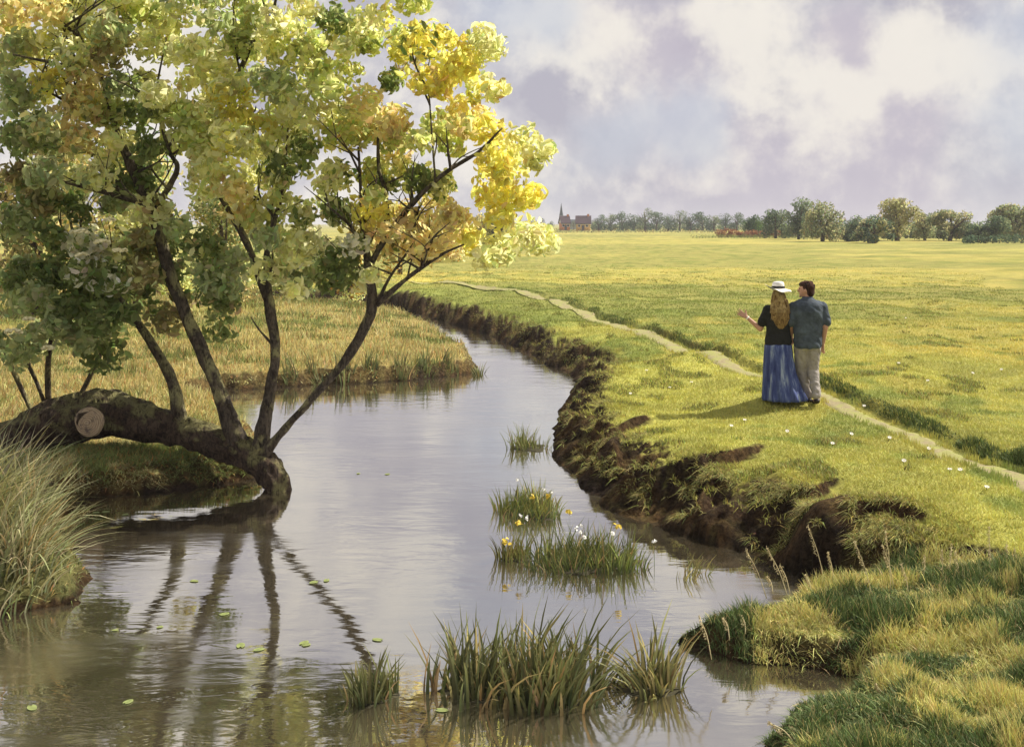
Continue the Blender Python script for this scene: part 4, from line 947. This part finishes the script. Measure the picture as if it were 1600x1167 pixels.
M_HAIRD = mat('brown_hair', bark_f((.030, .014, .009), (.10, .042, .026), (.13, .05, .03))); M_HAT = mat('white_straw', plain((.78, .75, .70), .8, .08, 60)); M_HATU = mat('brim_shade', plain((.10, .12, .09), .9, .4, 25))  # dark brim underside: shadow side of the white brim put into its colour
M_KHAKI = mat('khaki_cotton', plain((.34, .31, .285), .9, .15, 12, .4, .01)); M_SHOE = mat('dark_leather', plain((.030, .024, .020), .5, .2)); M_DENIM = mat('grey_blue_cotton', plain((.065, .082, .105), .9, .45, 9, .4, .01))
def skirt_f(t):
    v = t.new('ShaderNodeTexCoord').outputs['Object']; mp = t.new('ShaderNodeMapping'); mp.inputs['Scale'].default_value = (1, 1, .10); t.l.new(v, mp.inputs[0])
    n = t.noise(mp.outputs[0], 16, 5, .6, .3); c = t.ramp(n, [(.36, (.026, .038, .14)), (.54, (.075, .105, .26)), (.68, (.30, .36, .46))]); return princ(t, c, .8, n, .4, .01)
M_SKIRT = mat('blue_skirt', skirt_f)

# woman: white hat, blonde hair, black top, long blue skirt, left forearm held out
gw = ground(1216, 627); D0 = gw.y
woman = thing('person', 'woman in white hat, black top and long blue skirt holding her left arm out', 'person', gw, 0)
for_l = Vector((-.245, .06, 1.035)); wr_l = Vector((-.43, .12, 1.20)); body = []
body += caps([((0, 0, .92), .115, (0, 0, 1.06), .105), ((0, 0, 1.06), .105, (0, -.01, 1.26), .12), ((-.10, -.01, 1.30), .075, (.10, -.01, 1.30), .075), ((0, 0, 1.34), .052, (.0, .01, 1.46), .047),
    ((-.155, 0, 1.325), .052, for_l, .040), (for_l, .039, wr_l, .026), ((.155, 0, 1.325), .052, (.20, .03, 1.04), .040), ((.20, .03, 1.04), .038, (.17, .16, .86), .026),
    ((-.075, 0, .88), .095, (-.08, .02, .48), .058), ((-.08, .02, .48), .055, (-.09, -.03, .09), .035), ((.075, 0, .88), .095, (.10, .0, .48), .058), ((.10, .0, .48), .055, (.13, -.10, .10), .035),
    ((-.09, -.04, .05), .036, (-.09, .10, .035), .028), ((.13, -.11, .06), .036, (.13, .03, .035), .028)] + hand(wr_l, (-.85, .25, .52), (0.5, .2, .9), 1, .35) + hand((.17, .16, .86), (-.1, .3, -1), (-.6, .3, 0), 1, .7))
hd = Vector((0, .015, 1.545))
headp = [body] if False else []
pieces = [body[:2]] if False else [(body[0], body[1])]
pieces += [ell(hd, (.073, .092, .108)), ell(hd + Vector((0, .03, -.055)), (.050, .060, .058)), ell(hd + Vector((0, .10, -.012)), (.013, .022, .022)), ell(hd + Vector((0, .088, -.052)), (.024, .014, .010)), ell(hd + Vector((-.075, 0, -.01)), (.010, .018, .028)), ell(hd + Vector((.075, 0, -.01)), (.010, .018, .028))]
fuse('body', pieces, .0055, M_SKIN, woman, 3)
for sx in (-1, 1): link('eye', pymesh('eye', [ell(hd + Vector((sx * .03, .083, .012)), (.011, .008, .007), 0, 10)]), M_GLASS, woman, False)
fuse('top', [loft([(0, 0, .80, .185, .14), (0, 0, .86, .195, .145), (0, 0, 1.0, .172, .125), (0, -.005, 1.16, .178, .13), (0, -.01, 1.28, .185, .14), (0, 0, 1.345, .16, .11), (0, 0, 1.39, .095, .08), (0, 0, 1.41, .066, .06)]), caps([((-.10, -.01, 1.30), .092, (.10, -.01, 1.30), .092)]),
    caps([((-.15, 0, 1.315), .072, (-.222, .035, 1.13), .070)]), caps([((.15, 0, 1.315), .072, (.205, .02, 1.13), .066)])], .009, M_BLACK, woman, 6, .016)
sk = [(0, 0, .86, .135, .115, .0), (0, 0, .80, .19, .15, .01), (.005, 0, .62, .205, .175, .03), (.02, -.01, .40, .225, .20, .06), (.05, -.02, .20, .262, .23, .09), (.085, -.03, .035, .305, .26, .12), (.085, -.03, .03, .29, .245, .12)]
skr = []
for a, b_ in zip(sk[:-1], sk[1:]):
    for k in range(5): u = k / 5; skr.append(tuple(p * (1 - u) + q * u for p, q in zip(a, b_)))
v, f = loft(skr + [sk[-1]], 84, nf=11, seed=2); f = f[:-2]; o = link('skirt', pymesh('skirt', [(v, f)]), M_SKIRT, woman, False)
o.modifiers.new('thickness', 'SOLIDIFY').thickness = .006
for x_, y_ in ((-.09, .02), (.13, -.05)): fuse('shoe', [ell((x_, y_ - .05, .035), (.038, .055, .035)), ell((x_, y_ + .06, .028), (.042, .08, .030))], .008, M_SHOE, woman, 3)
# long hair over the back
hr_ = [loft([(0, -.02, 1.60, .070, .080), (0, -.035, 1.52, .10, .085, .03), (0, -.06, 1.44, .115, .07, .06), (.0, -.09, 1.34, .125, .055, .09), (.005, -.115, 1.22, .12, .04, .13), (.01, -.12, 1.12, .085, .028, .18), (.01, -.115, 1.05, .03, .015, .2)], 40, nf=13)]
for i in range(60):
    a = random.uniform(-1.08, 1.08); x_ = a * .11; hr_.append(caps([((x_, -.07 - .03 * (1 - a * a), 1.46), .009, (x_ * 1.1 + random.uniform(-.015, .015), -.118 - .03 * (1 - a * a), 1.28), .007), ((x_ * 1.1, -.115 - .03 * (1 - a * a), 1.28), .007, (x_ * .95 + random.uniform(-.03, .03), -.13, 1.07 + .12 * abs(a) + random.uniform(-.05, .05)), .003)]))
fuse('hair', hr_, .006, M_HAIRB, woman, 1, .008)
# hat: crown, wide brim lifted on the left, dark band
def brim(bm):
    R0, R1 = .092, .185; n = 44; rows = []
    for lay, zo in ((0, 0), (1, -.006)):
        for j in range(6):
            u = j / 5; r = R0 + (R1 - R0) * u; row = []
            for k in range(n):
                t = 2 * PI * k / n; lift = .085 * max(0, -math.cos(t) * .9 + .15) ** 1.5 * u ** 1.3; z = 1.622 - .030 * u * (1 - .3 * math.sin(t)) + lift + .006 * math.sin(5 * t) * u + zo
                row.append(bm.verts.new((r * math.cos(t), r * 1.02 * math.sin(t), z)))
            rows.append(row)
    for j in range(5):
        for k in range(n):
            bm.faces.new((rows[j][k], rows[j + 1][k], rows[j + 1][(k + 1) % n], rows[j][(k + 1) % n])); q = j + 6
            bm.faces.new((rows[q][(k + 1) % n], rows[q + 1][(k + 1) % n], rows[q + 1][k], rows[q][k])).material_index = 1
    for k in range(n):
        bm.faces.new((rows[5][k], rows[11][k], rows[11][(k + 1) % n], rows[5][(k + 1) % n])); bm.faces.new((rows[0][(k + 1) % n], rows[6][(k + 1) % n], rows[6][k], rows[0][k]))
hat = link('hat', pymesh('hat', [loft([(0, 0, 1.60, .092, .094), (0, 0, 1.64, .090, .092), (0, 0, 1.685, .084, .086), (0, 0, 1.712, .074, .076), (0, 0, 1.722, .052, .054), (0, 0, 1.716, .02, .02)], 36)]), M_HAT, woman, False)
bo = bmobj('brim', brim, M_HAT, hat, True); bo.data.materials.append(M_HATU)
link('hat_band', pymesh('hat_band', [loft([(0, 0, 1.628, .0945, .0965), (0, 0, 1.640, .0945, .0965), (0, 0, 1.656, .0925, .0945), (0, 0, 1.658, .086, .088)], 36)]), M_BLACK, hat, False)
fd = (wr_l - for_l).normalized(); q = fd.to_track_quat('Z', 'Y').to_matrix(); v, f = loft([(0, 0, -.010, .029, .029), (0, 0, -.008, .033, .033), (0, 0, .008, .033, .033), (0, 0, .010, .029, .029)], 20)
link('bracelet', pymesh('bracelet', [([q @ p_ + wr_l - fd * .02 for p_ in v], f)]), M_WHITE, woman, False)

# man: brown hair, head turned left, grey blue shirt, khaki trousers, mid stride
gm = ground(1262, 631); man = thing('person', 'man with brown hair in grey blue shirt and khaki trousers, head turned left', 'person', gm, 0)
LK, LA = Vector((-.06, .13, .47)), Vector((.045, .10, .09)); RK, RA = Vector((.085, .04, .48)), Vector((.085, -.16, .12))
mb = caps([((0, 0, .95), .13, (0, 0, 1.12), .125), ((0, 0, 1.12), .125, (0, -.01, 1.34), .145), ((-.13, -.01, 1.39), .08, (.13, -.01, 1.39), .08), ((0, 0, 1.42), .062, (-.005, .01, 1.55), .056),
    ((-.19, 0, 1.395), .060, (-.235, .03, 1.12), .045), ((-.235, .03, 1.12), .043, (-.20, .16, .93), .030), ((.195, 0, 1.395), .060, (.245, -.02, 1.10), .046), ((.245, -.02, 1.10), .043, (.235, .06, .865), .030),
    ((-.085, 0, .93), .105, LK, .066), (LK, .062, LA, .040), ((.085, 0, .93), .105, RK, .066), (RK, .062, RA, .040), (LA - Vector((0, .01, .04)), .04, LA + Vector((0, .13, -.055)), .032), (RA - Vector((0, .01, .05)), .04, RA + Vector((0, .12, -.075)), .032)]
    + hand((.235, .06, .865), (-.03, .12, -1), (-.3, 1, 0), -1, .6) + hand((-.20, .16, .93), (.2, .4, -.8), (.8, .2, .2), 1, .6))
mh = Vector((-.012, .02, 1.635)); yaw = math.radians(62)      # turned towards the woman
Rz = Matrix.Rotation(yaw, 3, 'Z')
def mo(v_): return mh + Rz @ Vector(v_)
mp_ = [mb, ell(mh, (.078, .098, .115), yaw), ell(mo((0, .034, -.058)), (.055, .064, .058), yaw), ell(mo((0, .108, -.012)), (.014, .024, .026), yaw), ell(mo((0, .096, .03)), (.045, .014, .012), yaw), ell(mo((0, .094, -.055)), (.026, .014, .012), yaw),
       ell(mo((0, .088, -.098)), (.025, .02, .018), yaw), ell(mo((-.080, -.005, -.012)), (.010, .020, .032), yaw), ell(mo((.080, -.005, -.012)), (.010, .020, .032), yaw)]
fuse('body', mp_, .0055, M_SKIN, man, 3)
for sx in (-1, 1): link('eye', pymesh('eye', [ell(mo((sx * .032, .088, .012)), (.011, .008, .007), yaw, 10)]), M_GLASS, man, False)
hp = [ell(mo((0, -.022, .030)), (.089, .098, .100), yaw, 20), ell(mo((0, -.055, -.035)), (.076, .062, .075), yaw), ell(mo((0, .045, .075)), (.070, .062, .045), yaw), ell(mo((-.07, -.005, .02)), (.016, .03, .05), yaw), ell(mo((.07, -.005, .02)), (.016, .03, .05), yaw)]
for i in range(40):
    a = random.uniform(0, 2 * PI); e = random.uniform(.1, 1.2); p = Vector((.086 * math.cos(a) * math.cos(e), -.02 + .095 * math.sin(a) * math.cos(e), .035 + .098 * math.sin(e))); hp.append(caps([(mo(p), .010, mo(p * 1.08 + Vector((random.uniform(-.02, .02), random.uniform(-.02, .01), -.015))), .005)]))
fuse('hair', hp, .006, M_HAIRD, man, 1, .008)
fuse('shirt', [loft([(0, 0, .80, .185, .145), (0, 0, .84, .20, .155), (0, 0, .98, .205, .15), (0, -.005, 1.15, .212, .15), (0, -.01, 1.32, .225, .17), (0, -.01, 1.42, .215, .145), (0, -.01, 1.468, .17, .115), (0, 0, 1.51, .09, .085), (0, .004, 1.53, .078, .074)]), caps([((-.13, -.01, 1.39), .098, (.13, -.01, 1.39), .098)]), caps([((0, -.01, 1.16), .14, (0, -.01, 1.34), .158)]),
    caps([((-.195, 0, 1.385), .082, (-.243, .02, 1.17), .078)]), caps([((.20, 0, 1.385), .082, (.256, -.01, 1.17), .078)])], .009, M_DENIM, man, 6, .022)
link('collar', pymesh('collar', [loft([(0, 0, 1.475, .092, .086), (0, .003, 1.50, .082, .079), (0, .006, 1.535, .074, .073), (0, .006, 1.538, .068, .067)], 24, nf=3)]), M_DENIM, man, False)
fuse('trousers', [loft([(0, 0, .97, .15, .12), (0, 0, .88, .178, .145), (0, 0, .82, .175, .14), (0, 0, .78, .12, .10)]),
    caps([((-.085, 0, .86), .115, LK, .086), (LK, .084, LA + Vector((0, .01, .02)), .064)]), caps([((.085, 0, .86), .115, RK, .086), (RK, .084, RA + Vector((0, .01, .02)), .064)])], .010, M_KHAKI, man, 6, .030)
for A in (LA, RA):
    z_ = A.z - .09 if A.z > .1 else 0
    fuse('shoe', [ell((A.x, A.y - .01, .04 + z_), (.042, .06, .042)), ell((A.x, A.y + .12, .03 + z_ * .3), (.046, .09, .032)), caps([((A.x, A.y, .03 + z_), .036, (A.x, A.y + .10, .028 + z_ * .5), .036)])], .008, M_SHOE, man, 3)

# ------------------------------------------------------------------ haze over the meadow
hz = bmobj('haze', lambda bm: box(bm, -1500, 1500, -40, 1600, -2.0, 22), None); tag(hz, 'thin pale summer haze over the meadow', kind='stuff')
hm = bpy.data.materials.new('haze'); hm.use_nodes = True; t = NT(hm.node_tree); t.n.clear(); pv = t.new('ShaderNodeVolumePrincipled'); pv.inputs['Color'].default_value = (.93, .93, 1.0, 1)
pv.inputs['Density'].default_value = .00035; ou = t.new('ShaderNodeOutputMaterial'); t.l.new(pv.outputs[0], ou.inputs['Volume']); hz.data.materials.append(hm)
